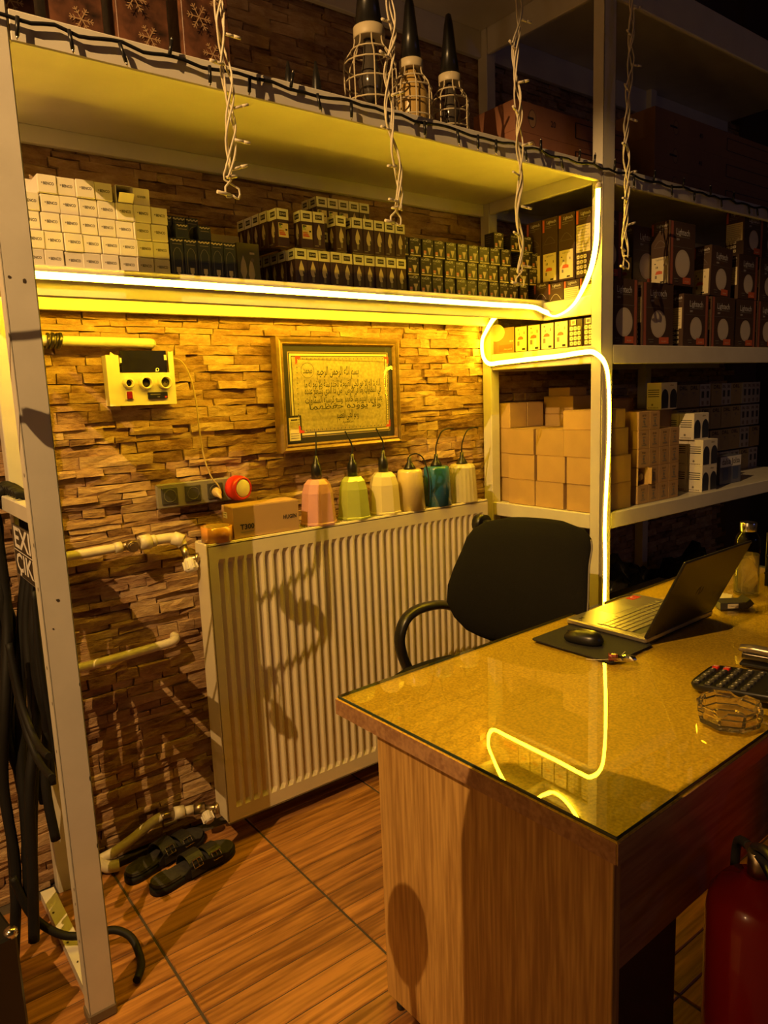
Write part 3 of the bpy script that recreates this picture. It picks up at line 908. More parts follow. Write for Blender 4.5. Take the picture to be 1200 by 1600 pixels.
G = 'black spot bulb boxes on the shelf'
for row, (n, x0) in enumerate(((11, 1.679), (12, 1.679), (10, 1.632))):
    for c in range(n):
        x = x0 + c * .0562
        gu.put(x, 2.015 + rnd.uniform(-.003, .003), 1.8125 + row * .0622, 'small black spot bulb box, %s from the left in the %s row' % (ORD[c + 1], ('bottom', 'middle', 'upper')[row]), group=G, rz=rnd.uniform(-1.5, 1.5))
gu.put(2.338, 2.012, 1.8125, 'small black spot bulb box standing alone at the right end of the bottom row', group=G)
gu.put(2.255, 2.014, 1.8125 + .1244, 'small black spot bulb box, left of the upper row pair at its right end', group=G)
gu.put(2.312, 2.014, 1.8125 + .1244, 'small black spot bulb box, right of the upper row pair at its right end', group=G)
for c, x in enumerate((2.119, 2.21, 2.285)):
    gu.put(x, 2.03, 1.8125 + .1866, 'small black spot bulb box, %s of the three on the topmost row' % ORD[c + 1], group=G)
for c in (0, 1):
    gu.put(2.119 + c * .08, 2.085, 1.8125 + .1244, 'small black spot bulb box set back under the topmost row, %s from the left' % ORD[c + 1], group=G)

# flat lamp boxes: narrow edge towards the neon, broad face towards the desk
def edge_print(p, kind):
    wd, h = p.d, p.h
    p.on('L')
    u0 = -wd / 2
    p.rect(u0 + .003, h / 2 - .05, u0 + .012, h / 2 - .004, ORANGE)
    p.text('Lightech', .008, h / 2 - .016, .0165, WPRINT, .004, wd * .58)
    p.rect(u0 + .017, h / 2 - .031, wd / 2 - .008, h / 2 - .028, GREYINK); p.rect(u0 + .017, h / 2 - .038, wd / 2 - .03, h / 2 - .0355, GREYINK)
    if kind == 'arc':
        p.line([(-.026 + .052 * k / 10, .03 + .022 * math.sin(PI * k / 10)) for k in range(11)], .0012, GREYINK)
        p.line([(-.03, .026), (.03, .026)], .001, GREYINK)
        p.rect(u0 + .006, -h / 2 + .008, wd / 2 - .006, -h / 2 + .112, CREAM)
        p.text('Lightech', 0, -h / 2 + .103, .0095, GREYINK, 0, .036)
        p.rect(-.024, -h / 2 + .086, -.018, -h / 2 + .09, INK); p.text('18', -.014, -h / 2 + .073, .012, INK, .02)
        p.poly([(-.02, -h / 2 + .046), (.012, -h / 2 + .046), (.012, -h / 2 + .056), (-.002, -h / 2 + .060), (-.014, -h / 2 + .058)], ORANGE)
        p.rect(-.02, -h / 2 + .03, -.012, -h / 2 + .042, GREYINK); p.rect(.004, -h / 2 + .011, .019, -h / 2 + .017, INK); p.rect(.017, -h / 2 + .075, .021, -h / 2 + .084, GREYINK)
    else:
        top = h / 2 - .055
        p.rect(u0 + .004, top - h * .4, wd / 2 - .006, top, CREAM)
        for k in range(9): p.rect(u0 + .008, top - .008 - k * h * .043, wd / 2 - .012 - .01 * (k % 3 == 2), top - .0065 - k * h * .043, GREYINK)
        b = -h / 2 + .012
        for i in range(3):
            for j in range(4):
                cx, cy = u0 + .014 + i * .0165, b + .007 + j * .0185
                p.poly([(cx + .0068 * math.copysign(abs(math.cos(a)) ** .5, math.cos(a)), cy + .0068 * math.copysign(abs(math.sin(a)) ** .5, math.sin(a))) for a in [2 * PI * q / 12 for q in range(12)]], CREAM)
                p.disc(cx, cy, .0026, GREYINK, 8)
def face_print(p, side='r'):
    wd, h = p.w, p.h
    p.on('F')
    if side: 
        u = wd / 2 - .026 if side == 'r' else -wd / 2 + .006
        p.rect(u, -h / 2, u + .018, h / 2 - .001, pm('brick_print', (.34, .10, .06), .5))
    c = 0.0
    p.text('Lightech', c, h / 2 - .04, .036, WPRINT, 0, wd * .52)
    p.rect(c - wd * .26, h / 2 - .059, c + wd * .26, h / 2 - .056, GREYINK); p.text('18W', c - wd * .2, h / 2 - .07, .012, WPRINT)
    p.rect(-wd * .42, h * .105, wd * .38, h * .111, GREYINK)
    p.disc(c, -h * .15, h * .22, BULBW, 32, h * .22); p.disc(c, -h * .15, h * .185, pm('disc_print', (.60, .52, .41), .5), 32, h * .185)
    p.rect(c + wd * .02, -h / 2 + .008, c + wd * .34, -h / 2 + .034, ORANGE)
    p.text('slim panel', c + wd * .18, -h / 2 + .018, .009, CREAM, 0, wd * .16)
    p.rect(-wd * .33, -h / 2 + .024, -wd * .16, -h / 2 + .027, GREYINK); p.rect(-wd * .30, -h / 2 + .014, -wd * .17, -h / 2 + .017, GREYINK)
def lamp_box(wd, dp, h, edge, side):
    return Kind('lamp_box', wd, dp, h, MAROON, lambda p: (edge_print(p, edge), face_print(p, side)))
lb_arc = lamp_box(.19, .076, .244, 'arc', 'r')
lb_ico = lamp_box(.19, .073, .244, 'icons', 'r')
lb_s = lamp_box(.085, .072, .071, 'none' if 0 else 'icons', None) if 0 else None
G = 'lamp cartons on the side shelf'
lb_arc.put(2.415, 2.006, 1.876, 'tall brown lamp carton half hidden behind the black spot bulb boxes', group=G)
lb_arc.put(2.415, 1.926, 1.876, 'tall brown lamp carton with cream label, second from the white post', group=G)
lb_arc.put(2.415, 1.846, 1.876, 'tall brown lamp carton with cream label, between its two neighbours on the side shelf', group=G)
lb_ico.put(2.415, 1.766, 1.876, 'tall brown lamp carton with rows of small icons beside the white post', group=G)
def d_low(kind):
    def f(p):
        p.on('L')
        p.rect(-.035, -.005, -.027, .033, ORANGE); p.text('Lightech', .004, .024, .0135, WPRINT, .004, .038); p.rect(-.02, .012, .026, .0145, GREYINK)
        if kind: p.rect(-.034, -.034, .034, .008, CREAM); [p.rect(-.029, -.028 + .007 * k, .028, -.0268 + .007 * k, GREYINK) for k in range(5)]
        else: p.line([(-.026 + .052 * k / 10, -.03 + .022 * math.sin(PI * k / 10)) for k in range(11)], .0012, WPRINT)
    return f
lo_a = Kind('lamp_box', .07, .072, .068, MAROON, d_low(0))
lo_b = Kind('lamp_box', .07, .072, .068, MAROON, d_low(1))
for k, y in enumerate((2.0 - .04, 1.887, 1.812, 1.737)):
    (lo_a if k < 2 else lo_b).put(2.343, y - .0, 1.8135 if k == 0 else 1.8035, 'low brown lamp carton under the tall ones, %s from the white post' % ORD[4 - k], group='low lamp cartons on the side shelf')
def d_big(p):
    p.on('L'); p.rect(-.08, -.052, .08, .052, pm('tan_print', (.30, .19, .08), .5))
    p.disc(-.02, .035, .048, CREAM, 28, .035); p.rect(-.005, -.045, .072, -.017, ORANGE); p.text('slim panel', .045, -.036, .01, CREAM, 0, .045); p.text('18 W', .064, -.005, .01, WPRINT)
    p.rect(-.075, -.03, -.045, -.026, WPRINT); p.rect(-.075, -.042, -.05, -.038, WPRINT)
Kind('lamp_box', .062, .162, .104, MAROON, d_big).put(2.344, 2.188, 1.6235, 'small flat lamp carton with pale disc lying below the side shelf')
def d_lab(kind):
    def f(p):
        p.on('L')
        if kind:
            p.rect(-.03, -.049, .03, .049, CREAM); p.rect(-.018, .035, -.011, .041, GREYINK); p.text('18', -.012, .02, .014, GREYINK, .01)
            p.poly([(-.02, -.002), (.012, -.002), (.012, .006), (.0, .012), (-.013, .009)], ORANGE)
            p.rect(-.02, -.026, -.008, -.008, GREYINK); p.rect(.006, -.045, .022, -.037, INK); p.rect(.015, .018, .02, .03, GREYINK)
        else:
            for i in range(3):
                for j in range(4):
                    cx, cy = -.019 + i * .019, -.038 + j * .0185
                    p.poly([(cx + .0075 * math.copysign(abs(math.cos(a)) ** .5, math.cos(a)), cy + .0075 * math.copysign(abs(math.sin(a)) ** .5, math.sin(a))) for a in [2 * PI * q / 12 for q in range(12)]], CREAM)
                    p.disc(cx, cy, .003, GREYINK, 8)
            p.rect(-.019, .03, .004, .05, CREAM); p.rect(-.014, .035, -.001, .045, GREYINK)
    return f
sl_a = Kind('lamp_box', .062, .064, .102, MAROON, d_lab(1))
sl_b = Kind('lamp_box', .062, .064, .102, MAROON, d_lab(0))
for k in range(6):
    (sl_a if k < 4 else sl_b).put(2.344, 2.07 - k * .0685, 1.6235, ('small lamp carton with cream energy label, %s of four below the side shelf' % ORD[k + 1]) if k < 4 else ('small lamp carton with grid of icons, %s below the side shelf' % ('left' if k == 4 else 'beside the white post')), group='small lamp cartons below the side shelf')

# lamp cartons on the right bay, two tiers
G = 'lamp cartons on the right bay'
fr_r = lamp_box(.18, .07, .247, 'icons', 'r'); fr_l = lamp_box(.218, .07, .245, 'icons', 'l'); fr_s = lamp_box(.2, .07, .214, 'icons', 'r'); fr_t = lamp_box(.2, .07, .214, 'icons', 'l')
M2 = 1.6235
fr_r.put(2.476, 1.73, M2, 'dark lamp carton with pale disc next to the white post, orange stripe right', group=G)
fr_l.put(2.712, 1.732, M2, 'dark lamp carton with pale disc leaning slightly left in the front row', group=G, tilt=-1.0)
fr_s.put(2.99, 1.73, M2, 'shorter dark lamp carton with lit cream edge in the front row', group=G)
fr_t.put(3.215, 1.73, M2, 'dark lamp carton, fourth in the front row of the right bay', group=G)
fr_s.put(3.425, 1.735, M2, 'dark lamp carton, fifth in the front row of the right bay', group=G)
fr_t.put(3.64, 1.735, M2, 'dark lamp carton, sixth in the front row of the right bay', group=G)
fr_s.put(3.86, 1.735, M2, 'dark lamp carton, seventh in the front row of the right bay', group=G)
up = lamp_box(.19, .085, .25, 'arc', 'l'); up2 = lamp_box(.18, .085, .21, 'arc', None); upi = lamp_box(.18, .085, .195, 'icons', 'r')
up.put(2.885, 1.745, M2 + .17 + .075, 'dark lamp carton with lit brown edge in the second tier, discs facing the desk', group=G)
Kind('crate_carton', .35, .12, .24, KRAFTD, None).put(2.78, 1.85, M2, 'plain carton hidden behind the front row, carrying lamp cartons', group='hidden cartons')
lb_k = lamp_box(.19, .08, .235, 'arc', None)
lb_k.put(2.765, 1.83, M2 + .245, 'dark lamp carton with lit edge just behind its taller neighbour in the second tier', group=G)
lb_k2 = lamp_box(.17, .08, .22, 'icons', None)
lb_k2.put(2.66, 1.9, M2 + .243, 'dim lamp carton furthest left and back in the second tier', group=G)
up2.put(3.195, 1.745, M2 + .216, 'lamp carton with brightly lit cream edge tilted in the second tier', group=G, tilt=2.5)
upi.put(3.44, 1.745, M2 + .216, 'dark lamp carton, third in the second tier of the right bay', group=G)
upi.put(3.64, 1.745, M2 + .216, 'dark lamp carton, fourth in the second tier of the right bay', group=G)
upi.put(3.84, 1.745, M2 + .216, 'dark lamp carton, fifth in the second tier of the right bay', group=G)
upi.put(3.475, 1.745, M2 + .412, 'dark lamp carton alone on the topmost tier of the right bay', group=G)
upi.put(3.68, 1.76, M2 + .412, 'dark lamp carton on the topmost tier at the right edge', group=G)

# plain kraft cartons on the lower shelf
def kraft(wd, dp, h, mat=KRAFT):
    def f(p):
        for face, s in (('F', wd), ('L', dp)):
            p.on(face); p.rect(-s / 2 + .001, h / 2 - .0022, s / 2 - .001, h / 2 - .0012, KRAFTD)
    return Kind('kraft_carton', wd, dp, h, mat, f, 'crease_print', True, .002)
k1 = kraft(.225, .146, .1075)
G = 'plain kraft cartons on the lower shelf'
cols = ('left', 'middle', 'right')
LS = .9805
for row in range(3):
    for c, y in enumerate((2.1, 1.945, 1.785)):
        if row == 1 and c == 1: y = 1.942
        yy = y + (.01 if row == 2 and c == 2 else 0) + rnd.uniform(-.004, .004)
        k1.put(2.338 + .1125 + rnd.uniform(-.004, .004), yy, LS + row * .1082, 'plain kraft carton, %s of three in the %s front row facing the radiator' % (cols[c], ('bottom', 'middle', 'top')[row]), group=G)
kraft(.2, .15, .075).put(2.44, 1.801, LS + 3 * .1082, 'flatter kraft carton alone on top of the front cartons', group=G)
MB_ = MB(); MB_.box(-.05, .05, -.02, .02, 0, .008, .002)
k2 = kraft(.18, .078, .1075)
for row in range(3):
    k2.put(2.36 + .09 + (.0 if row else .006), 2.226, LS + row * .1082, 'plain kraft carton at the far left beside the back post, %s row' % ('bottom', 'second', 'third')[row], group=G)
k3 = kraft(.108, .09, .108)
for c in range(2):
    k3.put(2.415 + c * .112, 2.225 - .045 * 0, LS + 3 * .1082, 'plain kraft carton on top at the far back, %s of two' % ('left', 'right')[c], group=G)
for k, (x, y, z, wd, dp, h) in enumerate(((2.66, 2.06, 1.356, .16, .165, .078), (2.66, 2.06, 1.275, .16, .18, .08), (2.66, 1.965, 1.356, .12, .02, .05), (2.78, 1.97, 1.43, .12, .12, .04), (2.78, 1.9, 1.37, .12, .15, .06))):
    pass
G = 'cartons deep in the lower shelf'
kraft(.16, .165, .078).put(2.69, 2.12, LS + .375, 'kraft carton deep in the lower shelf, upper of a pair', group=G)
kraft(.17, .18, .374).put(2.69, 2.12, LS, 'tall kraft carton deep in the lower shelf beneath the pair', group=G)
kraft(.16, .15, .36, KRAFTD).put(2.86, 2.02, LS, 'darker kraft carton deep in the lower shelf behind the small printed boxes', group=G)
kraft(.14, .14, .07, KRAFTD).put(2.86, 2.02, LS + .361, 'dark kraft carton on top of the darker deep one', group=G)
kraft(.12, .12, .036).put(2.70, 2.14, LS + .454, 'flat kraft carton topmost at the back of the lower shelf', group=G)
# small printed kraft bulb boxes in a block
def d_kb(p):
    p.text('E27 LED', 0, .022, .010, INK, .01, .026); p.rect(-.008, .008, .010, .0125, GREYINK); p.disc(-.001, -.003, .007, GREYINK, 12); p.rect(-.006, -.017, .008, -.0125, GREYINK); p.rect(-.017, -.0245, .017, -.0205, GREYINK)
kb = Kind('small_bulb_box', .0745, .12, .0755, pm('kraft_print', (.40, .245, .115), .7, var=.05, rand=.05), d_kb, flap=False)
G = 'small printed kraft boxes on the lower shelf'
for row in range(5):
    for c in range(4):
        if row == 4 and c > 1: continue
        z = LS + row * .0763
        x = 2.662 + c * .0765
        if row == 1 and c == 0:
            t = thing('small_bulb_box', 'small kraft box with its end open showing the bulb inside', 'box', (x, 1.78, z), 0, G)
            mb = MB(); a, h, e = .0372, .0755, .0012
            mb.box(-a, a, -.06, .06, 0, e); mb.box(-a, a, -.06, .06, h - e, h); mb.box(-a, -a + e, -.06, .06, 0, h); mb.box(a - e, a, -.06, .06, 0, h); mb.box(-a, a, .058, .06, 0, h)
            obj('carton', mb, KRAFT, t)
            obj('bulb', MB().lathe([(0, -.03), (.018, -.024), (.028, -.005), (.028, .005), (.014, .03)], 16, 0, mv(0, -.02, .036) @ rot('X', -90) @ rot('X', 180)), pm('amber_bulb', (.25, .16, .07), .15), t)
            obj('end_flap', MB().box(0, .0012, -.014, 0, .004, h - .004, 0, 0, mv(a, -.06, 0) @ rot('Z', 20)), KRAFT, t)
            continue
        kb.put(x, 1.78, z, 'small printed kraft bulb box, %s from the left in the %s row of its block' % (ORD[c + 1], ('bottom', 'second', 'third', 'fourth', 'top')[row]), group=G)
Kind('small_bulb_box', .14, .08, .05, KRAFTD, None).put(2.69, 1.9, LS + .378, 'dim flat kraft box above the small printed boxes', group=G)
Kind('small_bulb_box', .16, .25, .376, KRAFTD, None).put(2.73, 1.965, LS, 'big dim kraft box standing behind the small printed boxes', group='cartons deep in the lower shelf') if 0 else None
# cream boxes with dark window arcs
def d_arc(p):
    h = p.h
    p.on('L')
    for k in range(4): p.rect(-.028, .026 - k * .0095, .026, .0295 - k * .0095, INK)
    for k in range(7): p.disc(-.024 + k * .0075, -h / 2 + .009, .0025, GREYINK, 8)
    p.disc(-.006, -h / 2 + .022, .005, GREYINK, 10)
    p.on('F')
    for s in (-1, 1):
        c = s * p.w * .27
        p.poly([(c + p.w * .22 * math.cos(PI * k / 12), -.005 + h * .30 * math.sin(PI * k / 12)) for k in range(13)] + [(c - p.w * .2, -h * .45), (c + p.w * .2, -h * .45)], NAVY)
    p.text('edison', .02, h * .4, .011, GREYINK, .01)
cb = Kind('arc_window_box', .125, .072, .1175, WHITE, d_arc)
G = 'cream boxes with dark windows on the lower shelf'
for row, ys in enumerate(((1.737, 1.811), (1.737, 1.811), (1.775, 1.849))):
    for c, y in enumerate(ys):
        cb.put(3.155 - (.015 if row == 2 else 0), y, LS + row * .1182, 'cream box with four black lines, %s on the %s level' % (('nearest the shelf edge', 'behind its twin')[c], ('bottom', 'middle', 'top')[row]), group=G)
cb.put(2.98, 1.84, LS + .378, 'cream box with dark window arcs standing dim on the back boxes', group=G)
Kind('kraft_carton', .22, .12, .377, KRAFTD, None).put(2.98, 1.91, LS, 'dim carton carrying a cream box behind the printed blocks', group='cartons deep in the lower shelf')
# tan boxes with three letters, many tiers at the back
def d_drl(p):
    p.text('DRL', 0, p.h / 2 - .018, .026, INK, .03, .07); p.rect(-.02, p.h / 2 - .042, .012, p.h / 2 - .039, GREYINK)
    p.line([(-.035, -.045), (-.02, -.01), (.004, .004), (.03, .008)], .0015, GREYINK); p.disc(-.004, .012, .006, GREYINK, 10)
def d_drl2(p):
    for s in (-1, 1):
        p.text('DRL', s * .024, p.h / 2 - .018, .02, INK, .02, .03); p.rect(s * .024 - .012, -.014, s * .024 + .012, .02, NAVY); p.rect(s * .024 - .01, -.05, s * .024 + .01, -.03, GREYINK)
da = Kind('lamp_kit_box', .104, .07, .114, pm('tan_card', (.36, .27, .14), .6, rand=.1), d_drl, flap=False)
db = Kind('lamp_kit_box', .104, .07, .114, pm('lilac_card', (.42, .38, .36), .6, rand=.1), d_drl2, flap=False)
G = 'tan lettered boxes at the back of the lower shelf'
rows = (((4, 'b'), (5, 'b'), (6, 'a'), (7, 'b')), ((3, 'a'), (4, 'a'), (5, 'a'), (6, 'b'), (7, 'a')), ((2, 'a'), (3, 'a'), (4, 'a'), (5, 'a'), (6, 'b'), (7, 'b')), ((0, 'a'), (1, 'a'), (2, 'b'), (3, 'a'), (4, 'b'), (5, 'a'), (6, 'b'), (7, 'b')))
rows = tuple(tuple((c, dict(r).get(c, 'a')) for c in range(8)) for r in rows)
for row, r in enumerate(rows):
    for c, k in r:
        (da if k == 'a' else db).put(3.425 + c * .1085 - row * .0, 2.035 + rnd.uniform(-.004, .004), LS + row * .1235 - .001 * row, '%s lettered box, %s from the left in the %s tier at the back' % ('tan' if k == 'a' else 'pale', ORD[c + 1], ('bottom', 'second', 'third', 'top')[row]), group=G)
def d_script(p):
    h = p.h
    p.on('F'); p.rect(-p.w / 2 + .002, h * .12, p.w / 2 - .002, h / 2 - .002, WPRINT); p.text('dalsa Jolsa', 0, h * .3, .04, INK, .01, p.w * .85)
    for k in (-1, 1): p.rect(k * p.w * .24 - .025, -h * .36, k * p.w * .24 + .025, h * .08, pm('blue_print', (.05, .08, .2), .4))
    p.on('L').rect(-.02, -h * .3, .02, h * .1, NAVY)
Kind('script_box', .2, .08, .135, pm('blue_card', (.12, .13, .2), .4), d_script).put(3.36 + .1, 1.80, LS, 'blue and white lamp box with dark script lettering on the lower shelf')

# long cartons high on the top shelf
TS = 2.2425
def d_long(num, n):
    def f(p):
        h = p.h
        if n == 2: p.rect(-p.w / 2, -.0008, p.w / 2, .0008, INK)
        p.text(num, -p.w * .18, 0 if n == 1 else h * .25, .028, INK, .02)
        p.disc(-p.w * .36, 0, .02, INK, 16, .03); p.disc(-p.w * .36, 0, .018, KRAFTD, 16, .028); p.rect(-p.w * .40, -.004, -p.w * .35, .004, INK)
        p.line([(p.w * .02, .03), (p.w * .02, -.022)], .006, INK); p.line([(p.w * .02, .03), (p.w * .48, .03)], .003, INK); p.line([(p.w * .02, -.022), (p.w * .48, -.022)], .003, INK)
    return f
lc = Kind('long_carton', .62, .2, .098, pm('red_kraft', (.26, .105, .05), .7, var=.06), d_long('20', 1))
for k in range(2): lc.put(2.30, 1.9, TS + .004 + k * .0985, 'long reddish kraft carton marked 20, %s of a pair on the top shelf' % ('lower', 'upper')[k], group='long cartons on the top shelf')
lc2 = Kind('long_carton', 1.1, .2, .111, pm('brown_kraft', (.27, .14, .07), .7, var=.06), d_long('40', 1))
for k in range(3): lc2.put(3.37, 1.9, TS + .004 + k * .1115, 'long brown carton marked 40, %s of three at the top right' % ('bottom', 'middle', 'top')[k], group='long cartons on the top shelf')

# patterned gift cartons at the upper left
GIFT = pm('gift_print', (.085, .032, .014), .5, var=.9, scale=26)
def d_gift(p):
    h = p.h
    def flake(u, v, r):
        for k in range(6):
            a = PI * k / 3
            c, s = math.cos(a), math.sin(a)
            p.line([(u, v), (u + r * c, v + r * s)], .0022, pm('gift_gold', (.38, .24, .12), .5))
            for q in (.5, .75):
                for sg in (-1, 1):
                    p.line([(u + q * r * c, v + q * r * s), (u + q * r * c + .28 * r * math.cos(a + sg * .9), v + q * r * s + .28 * r * math.sin(a + sg * .9))], .0018, pm('gift_gold', (.38, .24, .12), .5))
    flake(.012, -h * .26, .026); flake(-.02, h * .1, .03); flake(.02, h * .34, .02)
gf = Kind('gift_carton', .118, .12, .2, GIFT, d_gift)
for k, x in enumerate((.395, .535, .684, .838)):
    gf.put(x, 1.79, TS, 'dark red snowflake gift carton, %s from the left on the top shelf' % ORD[k + 1], group='gift cartons on the top shelf')

# ------------------------------------------------------------------ desk
DZ = 0.75
dk = thing('office_desk', 'oak laminate desk with glass sheet on top in front of the shelves', 'desk', (.925, .631, 0), 1.6)
# local axes: x along the front edge, y towards the chair
DL, DD = 1.95, .785
obj('desktop', MB().box(0, DL, 0, DD, .703, .742, .002), DESKTOP, dk)
obj('edge_band', MB().box(-.0015, .0, .002, DD - .002, .7035, .7415), OAKX, dk)
obj('edge_band', MB().box(.0, DL, -.0015, .0, .7035, .7415), OAKX, dk)
gm = MB(); gm.box(.004, DL - .004, .004, DD - .004, .7422, DZ, .0012)
me = gm.mesh('glass_top', [GLASS, GEDGE])
for p in me.polygons:
    if abs(p.normal.z) < .9: p.material_index = 1
    elif p.normal.z < 0: p.material_index = 0
obj('glass_top', me, None, dk)
obj('side_panel', MB().box(.012, .034, .014, .64, .018, .703, .0015), OAKZ, dk)
obj('side_panel', MB().box(1.5, 1.522, .02, .64, .018, .703, .0015), OAKZ, dk)
obj('front_panel', MB().box(.0345, 1.499, .020, .038, .475, .703, .001), OAKX, dk)
obj('drawer_box', MB().box(.036, .278, .045, .60, .02, .47, .002), DGREY, dk)
for y in (.05, .60):
    obj('foot', MB().cyl((.022, y, 0), (.022, y, .018), .012, 10), BLACK, dk)

# ------------------------------------------------------------------ things on the desk
o = obj('mouse_pad', MB().prism([(a * .5 * .215 - .0 + (.5 * .215 - .5 * .215) , b) for a, b in ()] or [(x, y) for x, y in [(-.1 + .012 * (1 - math.cos(t)), -.135 + .012 * (1 - math.sin(t))) for t in (0, .5, 1.05, PI / 2)] + [(.1 - .012 * (1 - math.cos(t)), -.135 + .012 * (1 - math.sin(t))) for t in (PI / 2, 1.05, .5, 0)] + [(.1 - .012 * (1 - math.cos(t)), .135 - .012 * (1 - math.sin(t))) for t in (0, .5, 1.05, PI / 2)] + [(-.1 + .012 * (1 - math.cos(t)), .135 - .012 * (1 - math.sin(t))) for t in (PI / 2, 1.05, .5, 0)]], 0, .003), pm('pad_cloth', (.02, .018, .016), .85, var=.2, scale=200), loc=(1.652, 1.225, DZ + .0005))
o.rotation_euler = (0, 0, math.radians(2))
tag(o, 'black mouse pad lying on the glass under the mouse and laptop corner', 'mouse pad')
mo = thing('computer_mouse', 'black computer mouse resting on the black mouse pad', 'mouse', (1.633, 1.235, DZ + .004), 12)
def loft_super(rows, n=24, e=2.6):
    """rows: (cx, cy, z, rx, ry)"""
    out = []
    for cx, cy, z, rx, ry in rows:
        out.append([(cx + rx * math.copysign(abs(math.cos(a)) ** (2 / e), math.cos(a)), cy + ry * math.copysign(abs(math.sin(a)) ** (2 / e), math.sin(a)), z) for a in [2 * PI * k / n for k in range(n)]])
    return out
obj('body', MB().rings(loft_super([(0, 0, 0, .028, .052), (0, 0, .006, .032, .057), (0, 0, .014, .0315, .056), (0, -.002, .022, .029, .051), (0, -.005, .029, .023, .042), (0, -.008, .034, .014, .028), (0, -.01, .0355, .004, .01)])), BLACK, mo)
obj('scroll_wheel', MB().cyl((-.003, .026, .026), (.003, .026, .026), .0075, 14), DGREY, mo)
obj('button_seam', MB().box(-.0005, .0005, .01, .05, .0225, .0275), INK, mo)
o = MB().tube([(1.652, 1.112, DZ + .003), (1.60, 1.10, DZ + .003), (1.56, 1.115, DZ + .003), (1.53, 1.15, DZ + .003)], .0012, 6)
tag(obj('thin_thread', o, IVORY), 'thin pale thread curling out from under the mouse pad', 'thread')

fo = thing('foil_wrapper', 'crumpled shiny red and silver wrapper beside the mouse pad', 'wrapper', (1.585, 1.075, DZ + .0006), -50)
wr = random.Random(3)
mb = MB()
rs = []
for i in range(9):
    x = -.034 + .0085 * i
    R = .011 * (1 if 0 < i < 8 else .55)
    rs.append([(x + wr.uniform(-.002, .002), R * math.cos(2 * PI * k / 9) * wr.uniform(.7, 1.2), .0115 + R * math.sin(2 * PI * k / 9) * wr.uniform(.7, 1.0)) for k in range(9)])
mb.rings(rs, smooth=False)
obj('foil', mb, CHROME, fo)
mb = MB()
mb.rings([[(x, .0125 * math.cos(2 * PI * k / 9) * wr.uniform(.8, 1.1), .0125 + .0125 * math.sin(2 * PI * k / 9) * wr.uniform(.7, 1)) for k in range(9)] for x in (-.036, -.028, -.018, -.012)], smooth=False)
obj('red_end', mb, pm('red_foil', (.35, .1, .06), .25, .6), fo)

# laptop: keyboard towards the chair, lid leaning to the viewer
lt = thing('laptop', 'open dark laptop with lit keyboard seen past the back of its screen', 'laptop', (1.925, 1.245, DZ + .004), 1.5)
LW, LDp = .19, .135
bs = MB(); bs.box(-LW, LW, -LDp, LDp, 0, .017, .004)
base = obj('base', bs, SILVER, lt)
obj('base_underside', MB().box(-LW + .003, LW - .003, -LDp + .003, LDp - .003, -.0035, .001, .001), BLACK, lt)
obj('keyboard_well', MB().box(-LW + .022, LW - .022, -LDp + .03, .04, .0168, .0173), DGREY, lt)
kd = MB(); kd.box(-.0105, .0105, -.0085, .0085, 0, .0022, .0008)
key_me = kd.mesh('key', SILVER)
kw = MB(); kw.box(-.055, .055, -.0085, .0085, 0, .0022, .0008)
for r in range(6):
    for c in range(15):
        x = (c - 7) * .0228
        if r == 0 and 4 <= c <= 8:
            if c != 6: continue
            obj('key', kw.mesh('space_key', SILVER), None, lt, loc=(x, .028 - r * .0, .0173)); continue
        obj('key', key_me, None, lt, loc=(x + (.003 if r % 2 else 0) - .001, .028 - r * .0196, .0173))
obj('touchpad', MB().box(-.055, .05, .052, .124, .0168, .0174, .0004), pm('pad_silver', (.36, .33, .28), .35, .6), lt)
obj('red_sticker', MB().box(-.175 + .29, -.135 + .30, .098, .126, .0168, .0174), REDPL, lt, label='red square sticker with white emblem')
p = Print(.05, .03, 0); p.on('T'); p.line([(.009 * math.cos(a), .008 * math.sin(a)) for a in [.6 + .45 * k for k in range(11)]], .0025, WPRINT)
obj('sticker_print', p.mesh('sticker_print'), None, lt, loc=(.14, .112, .0174))
p = Print(.05, .03, 0); p.on('T'); p.rect(-.009, -.006, -.002, .006, INK); p.rect(.002, -.006, .009, .006, INK)
obj('small_print', p.mesh('small_print'), None, lt, loc=(-.16, .10, .0172))
lid = MB()
M_ = mv(0, -LDp + .006, .016) @ rot('X', 25.5)
lid.box(-LW, LW, -.005, .003, 0, .262, .003, 0, M_)
ld = obj('screen_lid', lid, pm('laptop_lid', (.018, .016, .014), .38), lt)
obj('screen', MB().box(-LW + .008, LW - .008, .003, .0036, .02, .254, 0, 0, M_), pm('dark_screen', (.01, .01, .012), .1), lt)
mb = MB()
mb.tube([M_ @ Vector((.016 * math.cos(a), -.0052, .125 + .016 * math.sin(a))) for a in [2 * PI * k / 20 for k in range(20)]], .0008, 5, sub=1, closed=True)
mb.tube([M_ @ Vector((.003, -.0052, .112)), M_ @ Vector((-.003, -.0052, .138))], .0008, 5, sub=1)
obj('lid_emblem', mb, DGREY, ld)
obj('hinge', MB().cyl((-.14, -LDp + .006, .014), (.14, -LDp + .006, .014), .006, 10), BLACK, lt)
o = MB().tube([(2.115, 1.375, DZ + .01), (2.14, 1.40, DZ + .006), (2.11, 1.425, DZ + .004), (2.03, 1.425, DZ + .004), (1.99, 1.43, DZ - .02), (1.985, 1.44, DZ - .2)], .0028, 6)
tag(obj('power_cable', o, DGREY), 'thin dark cable leaving the laptop over the back edge of the desk', 'cable')

